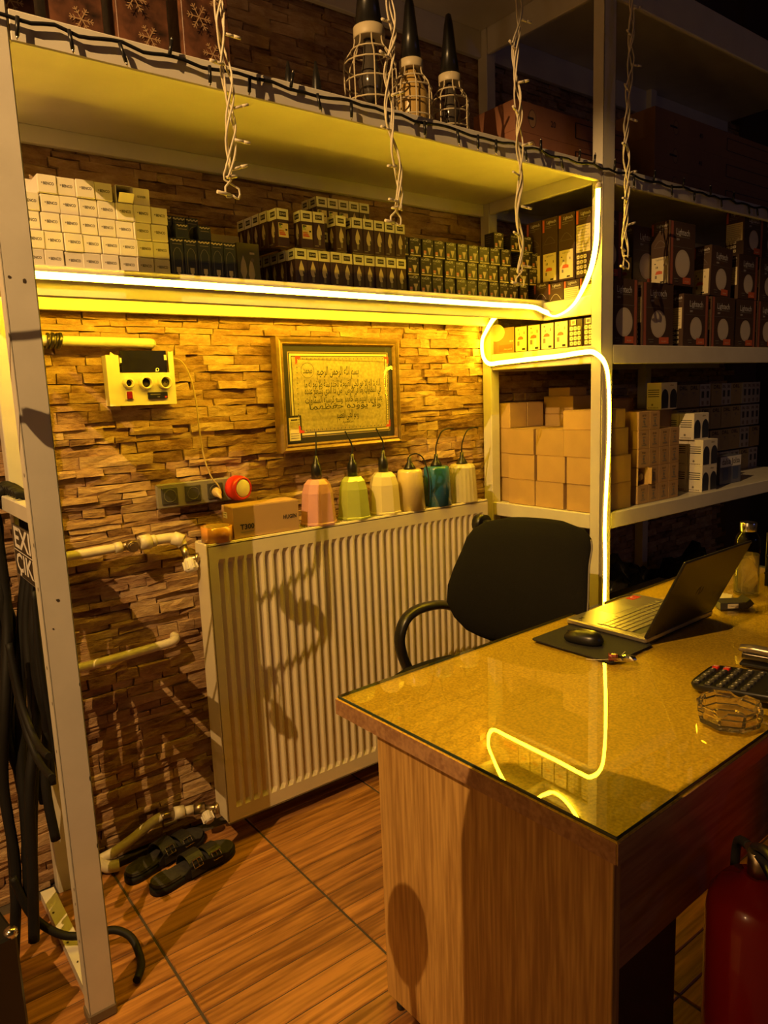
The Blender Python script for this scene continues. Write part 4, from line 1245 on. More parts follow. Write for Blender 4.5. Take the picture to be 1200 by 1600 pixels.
# calculator
ca = thing('desk_calculator', 'black desk calculator with white legends and two red keys', 'calculator', (1.633, .772, DZ + .001), 0)
M_ = rot('X', 0)
ca.rotation_euler = (math.radians(-5), 0, math.radians(8))
ca.location.z = DZ + .008
mb = MB(); mb.rings(loft_super([(0, 0, .0, .068, .098), (0, 0, .006, .076, .106), (0, 0, .016, .078, .108), (0, 0, .022, .074, .104)], 32, 7), smooth=True)
obj('case', mb, BLACK, ca)
kb_ = MB(); kb_.rings(loft_super([(0, 0, 0, .0098, .0076), (0, 0, .003, .0092, .007), (0, 0, .0042, .007, .0055)], 16, 5), smooth=False)
km = kb_.mesh('key', DGREY)
kmr = km.copy(); kmr.materials[0] = REDPL
leg = '789M456-123+0.=%CE<>*/'
q = 0
for r in range(6):
    for c in range(5):
        red = r == 0 and c in (0, 1)
        k = obj('key', kmr if red else km, None, ca, loc=(.052 - r * .0235, .088 - c * .0265, .022))
        p = Print(0, 0, 0); p.on('T'); p.text('AC' if red else leg[q % len(leg)], 0, 0, .011, WPRINT, .02, ang=0)
        obj('key_print', p.mesh('key_print'), None, k, loc=(0, 0, .0042)).rotation_euler = (0, 0, -PI / 2)
        q += 1
obj('display', MB().box(-.06, .06, -.10, -.06, .0215, .0235, .001), pm('lcd', (.03, .035, .03), .12), ca)

# glass ashtray
at_ = thing('glass_ashtray', 'clear cut glass ashtray with rim notches near the desk edge', 'ashtray', (1.452, .722, DZ + .0008), 10)
n = 48
def aring(r, z, notch=0.0, oct_=1.0):
    out = []
    for k in range(n):
        a = 2 * PI * k / n
        s = PI / 4
        ro = r * (1 - oct_ + oct_ * math.cos(s / 2) / math.cos((a % s) - s / 2)) * 1.02
        dz = notch if k % 12 in (0,) else (notch * .6 if k % 12 in (1, 11) else 0)
        out.append((ro * math.cos(a), ro * math.sin(a), z - dz))
    return out
mb = MB()
mb.rings([aring(.001, 0), aring(.056, 0), aring(.061, .004), aring(.063, .014), aring(.0605, .0155), aring(.0645, .017), aring(.0665, .029), aring(.0645, .031), aring(.0675, .033), aring(.068, .042, .010), aring(.065, .045, .012), aring(.057, .043, .011), aring(.052, .026), aring(.048, .011), aring(.04, .008), aring(.001, .0075)], smooth=False, cap0=True, cap1=True)
obj('glass_bowl', mb, PLGLASS, at_)

# stapler, cut by the right edge
sp = thing('stapler', 'black and silver stapler beside the calculator at the desk edge', 'stapler', (1.815, .80, DZ + .0006), -75)
obj('base_plate', MB().box(-.07, .07, -.018, .018, 0, .008, .002), BLACK, sp)
mb = MB(); mb.rings([[(x, .014 * math.cos(a), zc + hh * math.sin(a)) for a in [2 * PI * k / 14 for k in range(14)]] for x, zc, hh in ((-.075, .040, .002), (-.072, .042, .009), (-.04, .044, .011), (.03, .040, .011), (.062, .030, .012), (.07, .024, .008))])
obj('top_arm', mb, pm('olive_metal', (.36, .30, .20), .3, .7), sp)
obj('magazine', MB().box(-.068, .06, -.009, .009, .018, .030, .001), CHROME, sp)
obj('pivot', MB().cyl((.058, -.017, .022), (.058, .017, .022), .006, 10).box(.045, .068, -.015, .015, .006, .024, .001), BLACK, sp)

WATER = pm('water', (.95, .80, .40), .03)
WATER.node_tree.nodes['Principled BSDF'].inputs['Transmission Weight'].default_value = .92
WATER.node_tree.nodes['Principled BSDF'].inputs['IOR'].default_value = 1.33
# glass water bottle
bo = thing('water_bottle', 'clear glass water bottle with metal screw cap behind the laptop', 'bottle', (2.425, 1.165, DZ + .0006))
obj('glass_body', MB().lathe([(.036, 0), (.0395, .004), (.0405, .02), (.0405, .175), (.038, .195), (.031, .209), (.0235, .216), (.0225, .226)], 32), BOTTLE, bo)
obj('water', MB().lathe([(.034, .006), (.037, .01), (.0375, .14)], 28), WATER, bo)
obj('screw_cap', MB().lathe([(.0255, .219), (.0265, .221), (.0265, .247), (.0245, .250)], 28), CHROME, bo)
# cigarette packet and tray at the right edge
pk = thing('cigarette_packet', 'opened dark cigarette packet lying by the foot of the bottle', 'packet', (2.245, 1.125, DZ + .0006), -38)
obj('packet_body', MB().box(-.045, .045, -.028, .028, 0, .022, .001), DGREY, pk)
obj('packet_lid', MB().box(0, .022, -.028, .028, 0, .022, .001, 0, mv(.046, 0, .002) @ rot('Y', -38)), pm('packet_black', (.02, .018, .016), .3), pk)
obj('inner_foil', MB().box(.03, .062, -.024, .024, .003, .019, .002), CREAM, pk)
p = Print(.09, .056, .022); p.on('F'); p.rect(-.022, -.007, .012, .007, CREAM); p.text('TOBACCO', -.005, 0, .006, INK, .01)
obj('side_print', p.mesh('side_print'), None, pk)
ps_ = thing('paper_slip', 'small pile of paper slips between the packet and the bottle', 'paper', (2.33, 1.19, DZ + .0006), 20)
for k in range(3):
    o = obj('slip', MB().box(-.05, .05, -.02, .02, k * .0012, k * .0012 + .0008), CREAM, ps_); o.rotation_euler = (0, 0, k * .3)
tr = thing('letter_tray', 'black letter tray of tilted tiers cut by the right edge of the picture', 'letter tray', (2.72, 1.12, DZ + .0006), 20)
for k in range(3):
    M_ = mv(0, 0, .012 + k * .062) @ rot('Y', -14)
    mb = MB(); mb.box(-.13, .15, -.1, .1, 0, .003, 0, 0, M_); mb.box(-.13, .15, -.1, -.096, .003, .02, .001, 0, M_); mb.box(-.133, -.129, -.1, .1, 0, .008, .001, 0, M_)
    obj('tray_tier', mb, BLACK, tr)
for x, y in ((.14, .095), (.14, -.095), (-.12, .095), (-.12, -.095)):
    obj('tray_post', MB().cyl((x, y, 0), (x, y, .19), .004, 8), BLACK, tr)
og = obj('orange_pill', MB().lathe([(.001, 0), (.014, .004), (.02, .02), (.014, .036), (.001, .04)], 18), pm('orange_skin', (.75, .22, .03), .4, var=.1), loc=(2.636, 1.075, DZ + .085))
og.name = 'orange_ball'
tag(og, 'small orange ball sitting on the middle tier of the black tray', 'ball')

# ------------------------------------------------------------------ office chair
ch = thing('office_chair', 'black fabric office chair turned sideways between desk and radiator', 'chair', (1.62, 1.71, 0), 0)
def backrest():
    # outline seen from the front: z, half width, y shift ; the back faces -x and leans back
    rows = []
    prof = [(.59, .10), (.605, .135), (.63, .175), (.68, .212), (.74, .235), (.80, .236), (.86, .226), (.92, .213), (.965, .208), (.992, .196), (1.014, .165), (1.026, .09)]
    n = 28
    for z, hw in prof:
        t = (z - .585) / .435
        cx = 1.835 + .085 * t - .035 * math.sin(PI * t)
        th = .030 * min(1, (1.036 - z) * 18) * min(1, (z - .565) * 20)
        ring = []
        for k in range(n):
            a = 2 * PI * k / n
            yy = hw * math.copysign(abs(math.cos(a)) ** .75, math.cos(a))
            curve = -.05 * (yy / .24) ** 2
            yy -= .022 * max(0, -math.cos(a)) * min(1, hw * 6)
            ring.append((cx + curve - .32 * yy + th * math.copysign(abs(math.sin(a)) ** .8, math.sin(a)), 1.66 + yy, z - .01 * (yy / .24) ** 2 * 2))
        rows.append(ring)
    edge = [Vector(min(r_, key=lambda q: q[1])) + Vector((-.004, -.002, 0)) for r_ in rows[1:-2]]
    return MB().rings(rows), edge
_back, _edge = backrest()
obj('backrest', _back, FABRIC, ch, W=True)
mb = MB(); mb.tube(_edge, .0032, 6, sub=3)
obj('edge_piping', mb, GREYPL, ch, W=True)
mb = MB(); mb.cyl((1.885, 1.868, .985), (1.885, 1.905, .985), .034, 20); mb.box(1.87, 1.90, 1.84, 1.89, .96, 1.0, .006)
obj('back_knob', mb, BLACK, ch, W=True)
mb = MB(); mb.rings([[(1.59 + rx * math.copysign(abs(math.cos(a)) ** .7, math.cos(a)), 1.68 + ry * math.copysign(abs(math.sin(a)) ** .7, math.sin(a)), z - (.02 * max(0, -math.cos(a)) ** 2)) for a in [2 * PI * k / 32 for k in range(32)]] for z, rx, ry in ((.438, .20, .20), (.445, .235, .235), (.475, .25, .25), (.50, .247, .245), (.517, .225, .225), (.524, .15, .15), (.526, .02, .02))])
obj('seat', mb, FABRIC, ch, W=True)
for s in (-1, 1):
    y = 1.68 + s * .265
    mb = MB(); mb.tube([(1.83, y, .63), (1.80, y, .665), (1.72, y, .695), (1.62, y, .70), (1.555, y, .675), (1.525, y, .615), (1.535, y, .545), (1.565, y - s * .01, .47), (1.60, y - s * .03, .445), (1.66, y - s * .05, .438)], .017, 10, sub=5, flat=1.5)
    obj('armrest', mb, BLACK, ch, W=True)
obj('back_bracket', MB().tube([(1.60, 1.68, .43), (1.80, 1.68, .432), (1.91, 1.67, .50), (1.91, 1.66, .62), (1.90, 1.66, .75)], .022, 8, flat=1.6), BLACK, ch, W=True)
obj('seat_plate', MB().box(1.47, 1.72, 1.57, 1.79, .415, .438, .004), BLACK, ch, W=True)
obj('gas_column', MB().cyl((1.6, 1.68, .11), (1.6, 1.68, .26), .03, 16).cyl((1.6, 1.68, .26), (1.6, 1.68, .415), .018, 16), BLACK, ch, W=True)
for k in range(5):
    a = 2 * PI * k / 5 + .5
    c, s_ = math.cos(a), math.sin(a)
    lg = obj('base_leg', MB().tube([(1.6 + .02 * c, 1.68 + .02 * s_, .125), (1.6 + .15 * c, 1.68 + .15 * s_, .108), (1.6 + .285 * c, 1.68 + .285 * s_, .078)], .018, 8, flat=1.3), BLACK, ch, W=True)
    mb = MB()
    for d in (-.013, .013):
        mb.cyl((1.6 + .285 * c - s_ * (d - .007), 1.68 + .285 * s_ + c * (d - .007), .027), (1.6 + .285 * c - s_ * (d + .007), 1.68 + .285 * s_ + c * (d + .007), .027), .027, 14)
    mb.cyl((1.6 + .285 * c, 1.68 + .285 * s_, .03), (1.6 + .285 * c, 1.68 + .285 * s_, .075), .008, 8)
    obj('caster', mb, BLACKR, lg, W=True)

# ------------------------------------------------------------------ on the radiator
SY = 2.150
shades = ((1.352, 'pink faceted glass pendant shade, leftmost on the radiator', (.58, .30, .31), 8, .058, .040, .150), (1.506, 'light green faceted glass pendant shade beside the pink one', (.36, .40, .08), 8, .057, .040, .148),
          (1.648, 'cream faceted glass pendant shade between the green and the smooth cream ones', (.68, .58, .30), 8, .055, .040, .150), (1.768, 'smooth cream pendant shade with its cord looping down', (.66, .52, .20), 32, .053, .042, .150),
          (1.905, 'teal blue pendant shade, second from the white post', (.03, .15, .30), 32, .054, .045, .150), (2.045, 'ribbed milky pendant shade next to the white post', (.55, .48, .27), 40, .054, .044, .146))
for i, (x, lab, col, n, rb_, rt_, hh) in enumerate(shades):
    y = SY + (.01 if i < 3 else 0)
    t = thing('pendant_lamp', lab, 'lamp shade', (x - .004, y, RT + .0065), 10 * i, 'pendant shades on the radiator')
    rb_ *= 1.1; rt_ *= 1.1; hh *= 1.05
    m = pm('shade_glaze_%d' % i, col, .22 if i < 5 else .3, coat=.3, var=.03)
    ph = PI / 8 if n == 8 else 0
    hh = hh * (.98 if i else 1.0)
    if n == 40:
        prof = [(rb_, 0), (rt_ + .003, hh * .92), (rt_ - .004, hh), (.016, hh + .002)]
        rs = [[(r * (1 + (.035 if k % 2 else -.0) * (r > .03)) * math.cos(2 * PI * k / 40), r * (1 + (.035 if k % 2 else 0) * (r > .03)) * math.sin(2 * PI * k / 40), z) for k in range(40)] for r, z in prof]
        obj('shade', MB().rings(rs, smooth=False), m, t)
    elif n == 8:
        obj('shade', MB().lathe([(rb_ + .003, 0), (rb_ + .003, .006), (rb_, .009), (rt_ + .011, hh * .70), (rt_ + .002, hh * .90), (rt_ - .012, hh), (.017, hh + .001)], 8, 0, None, False, start=ph), m, t)
    else:
        obj('shade', MB().lathe([(rb_, 0), (rt_ + .002, hh * .93), (rt_ - .001, hh * .985), (rt_ - .005, hh), (.016, hh + .001)], 32), m, t)
    s0 = hh
    sk = obj('lamp_socket', MB().lathe(([(.0185, s0), (.0185, s0 + .034), (.016, s0 + .048), (.0105, s0 + .058), (.008, s0 + .062), (.0065, s0 + .082)] if i < 3 else [(.024, s0), (.022, s0 + .008), (.013, s0 + .022), (.0085, s0 + .03), (.0065, s0 + .048)]), 20), BLACK, t)
    top = s0 + (.08 if i < 3 else .046)
    if i < 3: c = [(0, 0, top), (.004, 0, top + .03), ((.014, -.016, -.018)[i], .012, top + .085)]
    elif i == 3: c = [(0, 0, top), (.006, 0, top + .008), (.03, -.01, top + .012), (.055, -.02, top - .01), (.067, -.03, top - .07), (.066, -.035, top - .13), (.064, -.03, .008)]
    else: c = [(0, 0, top), (.004, 0, top + .04), (.03, .0, top + .085), (.075, .01, top + .098), (.115, .02, top + .094)]
    M_ = Matrix.Rotation(-math.radians(10 * i), 4, 'Z')
    obj('cord', MB().tube([M_ @ Vector(q) for q in c], .0028, 6), BLACKR, t)
# small carton with print, tape roll
def d_t300(p):
    p.on('F'); p.text('T300', -.072, -.016, .024, INK, .03, .05); p.text('HUGIN', .085, -.002, .019, INK, .03, .05); p.rect(-.097, -.033, -.05, -.0305, GREYINK)
    p.on('L'); p.rect(-.03, .012, .0, .032, WPRINT); p.rect(-.027, .026, -.004, .0285, GREYINK); p.rect(-.027, .018, -.01, .02, GREYINK)
    p.rect(.015, .046, .035, .048, KRAFTD)
hb = Kind('printer_carton', .240, .088, .103, pm('kraft_tan', (.44, .27, .125), .7, var=.06, scale=10), d_t300, 'carton_print', True, .002)  # kraft brown of the carton, slightly mottled
o = hb.put(1.118, 2.155, RT + .0066, 'kraft carton printed T300 lying on the left end of the radiator', rz=-1.5)
o['category'] = 'box'
tp = thing('tape_roll', 'roll of amber packing tape at the left end of the radiator', 'tape roll', (.952, 2.145, RT + .0066))
def annulus(r0, r1, h, n=36): return MB().rings([[(r * math.cos(2 * PI * k / n), r * math.sin(2 * PI * k / n), z) for k in range(n)] for r, z in ((r0, 0), (r1, 0), (r1, h), (r0, h))], closed=True)
obj('tape', annulus(.041, .050, .048), AMBER, tp)
obj('core', annulus(.037, .0405, .048), KRAFT, tp)
mb = MB()
for k in range(12):
    a = 2 * PI * k / 12
    if k % 2 == 0: mb.add([(.0372 * math.cos(a + s), .0372 * math.sin(a + s), z) for s, z in ((0, .012), (.3, .012), (.3, .036), (0, .036))], [(0, 1, 2, 3)])
obj('core_print', mb, INK, tp)

# ------------------------------------------------------------------ framed calligraphy on the wall
FORMS = {}
for cp in range(0xFE80, 0xFEFD):
    d = unicodedata.decomposition(chr(cp)).split()
    if len(d) == 2: FORMS.setdefault(chr(int(d[1], 16)), {})[d[0]] = chr(cp)
    elif len(d) == 3: FORMS.setdefault(chr(int(d[1], 16)) + chr(int(d[2], 16)), {})[d[0]] = chr(cp)
def arabic(s):
    """joined letter forms in right-to-left order"""
    toks, i = [], 0
    while i < len(s):
        if s[i:i + 2] in FORMS and s[i] == '\u0644': toks.append(s[i:i + 2]); i += 2
        else: toks.append(s[i]); i += 1
    out = []
    for k, t in enumerate(toks):
        f = FORMS.get(t)
        if not f: out.append(t); continue
        pf = FORMS.get(toks[k - 1]) if k else None
        nf = FORMS.get(toks[k + 1]) if k + 1 < len(toks) else None
        j0 = bool(pf and '<initial>' in pf) and '<final>' in f
        j1 = bool(nf and '<final>' in nf) and '<initial>' in f
        kind = '<medial>' if j0 and j1 else '<final>' if j0 else '<initial>' if j1 else '<isolated>'
        out.append(f.get(kind) or f.get('<isolated>') or t)
    return ''.join(reversed(out))
FX0, FX1, FZ0, FZ1 = 1.247, 1.806, 1.281, 1.680
fcx, fcz, fw, fh = (FX0 + FX1) / 2, (FZ0 + FZ1) / 2, FX1 - FX0, FZ1 - FZ0
fm = thing('framed_calligraphy', 'gilt framed panel of black calligraphy hanging on the stone wall', 'picture frame', (fcx, 2.234, fcz), 3.0)
def frame_ring(mb, w0, h0, w1, h1, y0, y1, mi=0):
    """mitred moulding from outer size 0 at depth y0 to inner size 1 at depth y1"""
    def r(w_, h_, y): return [(-w_ / 2, y, -h_ / 2), (w_ / 2, y, -h_ / 2), (w_ / 2, y, h_ / 2), (-w_ / 2, y, h_ / 2)]
    mb.rings([r(w0, h0, .03), r(w0, h0, y0), r((w0 + w1) / 2, (h0 + h1) / 2, min(y0, y1) - .004), r(w1, h1, y1), r(w1, h1, .012)], mi, False, False, False)
    return mb
obj('outer_moulding', frame_ring(MB(), fw, fh, fw - .034, fh - .034, -.004, -.006), pm('bronze_moulding', (.30, .19, .07), .3, .5, var=.2, scale=40), fm)
obj('inner_moulding', frame_ring(MB(), fw - .0345, fh - .0345, fw - .058, fh - .058, -.004, .004), GOLD, fm)
pn = MB()
def flat(mb, w_, h_, y, mi, dx=0, dz=0): mb.add([(dx - w_ / 2, y, dz - h_ / 2), (dx + w_ / 2, y, dz - h_ / 2), (dx + w_ / 2, y, dz + h_ / 2), (dx - w_ / 2, y, dz + h_ / 2)], [(0, 1, 2, 3)], mi)
def border(mb, w0, h0, w1, h1, y, mi):
    vs = [(-w0 / 2, y, -h0 / 2), (w0 / 2, y, -h0 / 2), (w0 / 2, y, h0 / 2), (-w0 / 2, y, h0 / 2), (-w1 / 2, y, -h1 / 2), (w1 / 2, y, -h1 / 2), (w1 / 2, y, h1 / 2), (-w1 / 2, y, h1 / 2)]
    mb.add(vs, [(0, 1, 5, 4), (1, 2, 6, 5), (2, 3, 7, 6), (3, 0, 4, 7)], mi)
def steps(k): return fw - .058 - 2 * k, fh - .058 - 2 * k
for name, a, b, m in (('dark_mount', 0, .021, INK), ('pale_mount', .021, .024, GOLD2), ('dark_mount', .024, .0275, INK), ('pale_mount', .0275, .035, CREAM), ('dark_mount', .035, .038, INK)):
    mb = MB(); border(mb, *steps(a), *steps(b), .006, 0); obj(name, mb, m, fm)
mb = MB(); flat(mb, *steps(.038), .0065, 0); obj('parchment_panel', mb, PARCH, fm)
obj('backing_board', MB().box(-fw / 2 + .003, fw / 2 - .003, .008, .028, -fh / 2 + .003, fh / 2 - .003), KRAFTD, fm)
pw, ph = steps(.038)
p = Print(0, 0, 0)
p.at = lambda u, v, e: (u, .0061 - e, v)
for k in range(46):
    for v in (-ph / 2 + .007, ph / 2 - .007): p.disc(-pw / 2 + .02 + k * (pw - .04) / 45, v, .0032, GREYINK if k % 2 else GOLD2, 6)
for k in range(26):
    for u in (-pw / 2 + .006, pw / 2 - .006): p.disc(u, -ph / 2 + .02 + k * (ph - .04) / 25, .003, GREYINK if k % 2 else GOLD2, 6)
for su in (-1, 1):
    for sv in (-1, 1):
        u, v = su * pw / 2, sv * ph / 2
        p.poly([(u, v), (u - su * .024, v), (u - su * .020, v - sv * .008), (u - su * .008, v - sv * .010), (u - su * .008, v - sv * .022), (u, v - sv * .028)][::(1 if su * sv > 0 else -1)], REDP)
p.line([(pw * .5 * math.cos(a) * .13 - pw * .385, .084 + .026 * math.sin(a)) for a in [2 * PI * k / 24 for k in range(25)]], .0014, INK)
AR = lambda t, u, v, s, wd: p.text(arabic(t), u, v, s, INK, .012, wd)
AR('\u0645\u062d\u0645\u062f', -pw * .385, .084, .034, .038)
AR('\u0628\u0633\u0645 \u0627\u0644\u0644\u0647 \u0627\u0644\u0631\u062d\u0645\u0646 \u0627\u0644\u0631\u062d\u064a\u0645', -.03, .080, .042, .19)
AR('\u0627\u0644\u0644\u0647 \u0644\u0627 \u0625\u0644\u0647 \u0625\u0644\u0627 \u0647\u0648 \u0627\u0644\u062d\u064a \u0627\u0644\u0642\u064a\u0648\u0645', .078, .036, .036, .18)
AR('\u0644\u0627 \u062a\u0623\u062e\u0630\u0647 \u0633\u0646\u0629 \u0648\u0644\u0627 \u0646\u0648\u0645 \u0644\u0647 \u0645\u0627', -.098, .036, .036, .165)
AR('\u0641\u064a \u0627\u0644\u0633\u0645\u0627\u0648\u0627\u062a \u0648\u0645\u0627 \u0641\u064a \u0627\u0644\u0623\u0631\u0636', .085, .012, .034, .17)
AR('\u0645\u0646 \u0630\u0627 \u0627\u0644\u0630\u064a \u064a\u0634\u0641\u0639 \u0639\u0646\u062f\u0647', -.098, .012, .034, .165)
AR('\u064a\u0639\u0644\u0645 \u0645\u0627 \u0628\u064a\u0646 \u0623\u064a\u062f\u064a\u0647\u0645 \u0648\u0645\u0627 \u062e\u0644\u0641\u0647\u0645', .085, -.020, .034, .18)
AR('\u0648\u0633\u0639 \u0643\u0631\u0633\u064a\u0647 \u0627\u0644\u0633\u0645\u0627\u0648\u0627\u062a', -.098, -.020, .034, .165)
AR('\u0648\u0644\u0627 \u064a\u0624\u0648\u062f\u0647 \u062d\u0641\u0638\u0647\u0645\u0627', .0, -.044, .030, .33)
AR('\u0648\u0647\u0648 \u0627\u0644\u0639\u0644\u064a \u0627\u0644\u0639\u0638\u064a\u0645', .005, -.076, .040, .10)
p.text('Ayet-el K\u00fcrsi', .005, -.104, .012, INK, .015, .05)
obj('calligraphy_print', p.mesh('calligraphy_print'), None, fm)
p = Print(0, 0, 0)
p.at = lambda u, v, e: (u, .0045 - e, v)
p.rect(-.247, -.166, -.187, -.071, INK); p.rect(-.240, -.159, -.194, -.078, CREAM); p.rect(-.236, -.12, -.198, -.092, PARCH)
for k in range(3): p.rect(-.234, -.135 - k * .008, -.2, -.133 - k * .008, GREYINK)
p.rect(-.232, -.088, -.204, -.084, INK)
obj('small_card_print', p.mesh('small_card_print'), None, fm, label='small card tucked in the lower left corner of the frame')
mb = MB(); flat(mb, fw - .06, fh - .06, .0012, 0); obj('glass_pane', mb, PICGLASS, fm)

# ------------------------------------------------------------------ white junction box with torn top
jb = thing('junction_box', 'white plastic test box with broken top and three round holes on the wall', 'junction box', (.789, 2.24, 1.467))
ol = [(-.104, 0), (.104, 0), (.104, .163), (.094, .160), (.088, .163), (.088, .098), (-.066, .098), (-.066, .150), (-.079, .152), (-.088, .160), (-.092, .150), (-.104, .151)]
mb = MB()
n = len(ol)
mb.add([(x, 0, z) for x, z in ol] + [(x, .004, z) for x, z in ol], [tuple(range(n))] + [tuple(reversed(range(n, 2 * n)))] + [(k, (k + 1) % n, n + (k + 1) % n, n + k) for k in range(n)])
BOXW = pm('box_plastic', (.70, .62, .42), .4, var=.03)
obj('front_panel', mb, BOXW, jb)
mb = MB(); mb.box(-.104, -.1, .004, .04, 0, .15, .001); mb.box(.1, .104, .004, .04, 0, .163, .001); mb.box(-.1, .1, .004, .04, 0, .004, .001); mb.box(-.1, .1, .036, .04, 0, .1)
obj('case', mb, BOXW, jb)
mb = MB(); mb.box(-.058, .084, .006, .012, .096, .165, .001)
bp_ = obj('black_cover', mb, pm('black_tape', (.012, .01, .009), .22, bump=.2, bscale=60, var=.2, scale=20), jb)
obj('white_tab', MB().box(-.062, -.056, .004, .007, .128, .143), WHITE, bp_); obj('white_tab', MB().box(.076, .084, .004, .007, .136, .152), WHITE, bp_)
p = Print(0, 0, 0); p.at = lambda u, v, e: (u, .0058 - e, v); p.line([(.052 + .0045 * math.cos(a), .107 + .0045 * math.sin(a)) for a in [2 * PI * k / 14 for k in range(15)]], .002, WPRINT); p.rect(.046, .101, .049, .105, WPRINT)
obj('logo_print', p.mesh('logo_print'), None, bp_)
for i, (x, r) in enumerate(((-.045, .017), (.008, .0215), (.068, .0225))):
    z = .067
    M_ = mv(x, 0, z) @ rot('X', 90)
    rg = obj('lamp_holder', MB().rings([[(q * math.cos(2 * PI * k / 28), q * math.sin(2 * PI * k / 28), h) for k in range(28)] for q, h in ((r, 0), (r - .001, .012), (r - .004, .018), (r - .0065, .018), (r - .0075, .004))], 0, True, False, False, False, M_), BOXW, jb)
    obj('socket_hole', MB().lathe([(r - .0073, .0035), (.0005, .0037)], 24, 0, M_), INK if i < 2 else GREYPL, rg)
    if i == 2:
        for dx in (-.005, .005): obj('pin_hole', MB().cyl((x + dx, -.0035, z), (x + dx, -.0045, z), .0025, 10), INK, rg)
obj('switch_frame', MB().box(-.057, -.031, -.005, 0, .016, .046, .002), BOXW, jb)
obj('rocker_switch', MB().box(-.053, -.036, -.008, -.003, .019, .042, .002), pm('red_switch', (.22, .01, .008), .25), jb, label='red rocker switch')
obj('terminal_strip', MB().box(.012, .074, -.007, 0, .018, .038, .001), BLACK, jb)
p = Print(0, 0, 0); p.at = lambda u, v, e: (u, -.0071 - e, v); p.rect(.064, .021, .071, .025, REDP); p.rect(.018, .03, .05, .0325, GREYINK); p.rect(.04, .022, .048, .025, GREYINK)
obj('strip_print', p.mesh('strip_print'), None, jb)
o = MB().tube([(.893, 2.27, 1.612), (.93, 2.268, 1.60), (.955, 2.266, 1.55), (.968, 2.266, 1.47), (.972, 2.266, 1.38), (.98, 2.265, 1.29), (.995, 2.255, 1.225), (1.012, 2.245, 1.195), (1.02, 2.245, 1.178)], .0026, 6)
tag(obj('thin_cable', o, pm('tan_cable', (.42, .30, .12), .5)), 'thin tan cable running down the stones from the test box to the sockets', 'cable')

# ------------------------------------------------------------------ socket plate
so = thing('socket_plate', 'grey four gang socket plate on the stone wall above the radiator', 'socket', (.97, 2.262, 1.174))
obj('plate', MB().box(-.161, .161, 0, .012, -.040, .040, .004), GREYPL, so)
for k in range(4):
    x = -.118 + k * .0785
    s_ = obj('socket_insert', MB().box(x - .027, x + .027, -.004, .002, -.027, .027, .002), DGREY, so)
    M_ = mv(x, -.0042, 0) @ rot('X', 90)
    obj('recess_ring', MB().rings([[(q * math.cos(2 * PI * j / 26), q * math.sin(2 * PI * j / 26), h) for j in range(26)] for q, h in ((.0215, 0), (.0205, .0015), (.0185, .0005), (.0175, -.008))], 0, True, False, True, False, M_), pm('socket_grey', (.09, .08, .065), .4), s_)
    for dx in (-.0085, .0085): obj('pin_hole', MB().cyl((x + dx, .0035, 0), (x + dx, .001, 0), .0028, 10), INK, s_)
    obj('earth_clip', MB().box(x - .002, x + .002, -.002, .003, .014, .017), BRASS, s_)
pg = thing('mains_plug', 'pale plug with cable pushed into the third socket of the grey plate', 'plug', (1.009, 2.258, 1.174))
obj('plug_body', MB().lathe([(.014, 0), (.016, .004), (.0155, .016), (.010, .026), (.005, .038), (.0035, .048)], 18, 0, rot('X', 118)), pm('tan_plastic', (.48, .34, .14), .45), pg)
rl = thing('red_night_light', 'round red plug-in light with pale face in the last socket beside the kraft carton', 'night light', (1.074, 2.252, 1.178))
M_ = rot('X', 90) @ rot('Y', 14)
obj('red_ring', MB().rings([[(q * math.cos(2 * PI * k / 36), q * math.sin(2 * PI * k / 36), h) for k in range(36)] for q, h in ((.030, -.006), (.040, .0), (.043, .012), (.042, .035), (.038, .046), (.033, .049), (.031, .046))], 0, True, True, False, False, M_), REDPL, rl)
obj('pale_face', MB().lathe([(.0315, .045), (.028, .048), (.015, .051), (.001, .052)], 32, 0, M_), pm('pale_plastic', (.72, .66, .52), .35), rl)

# ------------------------------------------------------------------ bilingual exit sign, on the side rail
ex = thing('exit_sign', 'black exit sign with white lettering fixed below the left side rail', 'sign', (.341, 2.004, 1.187))
obj('sign_board', MB().box(.0, .004, -.292, 0, -.130, 0, .001), pm('sign_black', (.012, .012, .011), .35), ex)
p = Print(0, 0, 0); p.at = lambda u, v, e: (-e, -u, v)
p.text('EXIT', .143, -.034, .074, WPRINT, .02, .262); p.text('\u00c7IKI\u015e', .150, -.096, .066, WPRINT, .02, .272)
p.rect(.003, -.0655, .289, -.063, WPRINT); p.rect(.001, -.1295, .291, -.1275, GREYINK); p.rect(.001, -.002, .291, -.0005, GREYINK)
obj('sign_lettering', p.mesh('sign_lettering'), None, ex)

# ------------------------------------------------------------------ black cables hung over the left side rail
hr = random.Random(12)
def hang(y, x, ztop, zbot, r, dx, dy, end=None, label='long black cable draped over the left rail, hanging to the floor', hook=True, sway=.02):
    pts = []
    if hook == 'sign': pts += [(.352, y, 1.2455 + r), (.368, y, 1.2465 + r), (.386 + r, y, 1.232), (.391 + r, y, 1.16)]
    elif hook: pts += [(.392 + r, y + .01, 1.18), (.388 + r, y + .01, 1.233), (.380, y + .005, 1.2455 + r), (.362, y, 1.2465 + r), (.342 - r, y, 1.234)]
    L = ztop - zbot
    for k in range(6):
        t = k / 5
        pts.append((x + dx * t + hr.uniform(-sway, sway) * (0 < k < 5), y + dy * t + hr.uniform(-sway, sway) * (0 < k < 5), ztop - L * t))
    if end: pts += end
    o = obj('hanging_cable', MB().tube(pts, r, 8, sub=5), BLACKR)
    return tag(o, label, 'cable', 'black cables on the left rail')
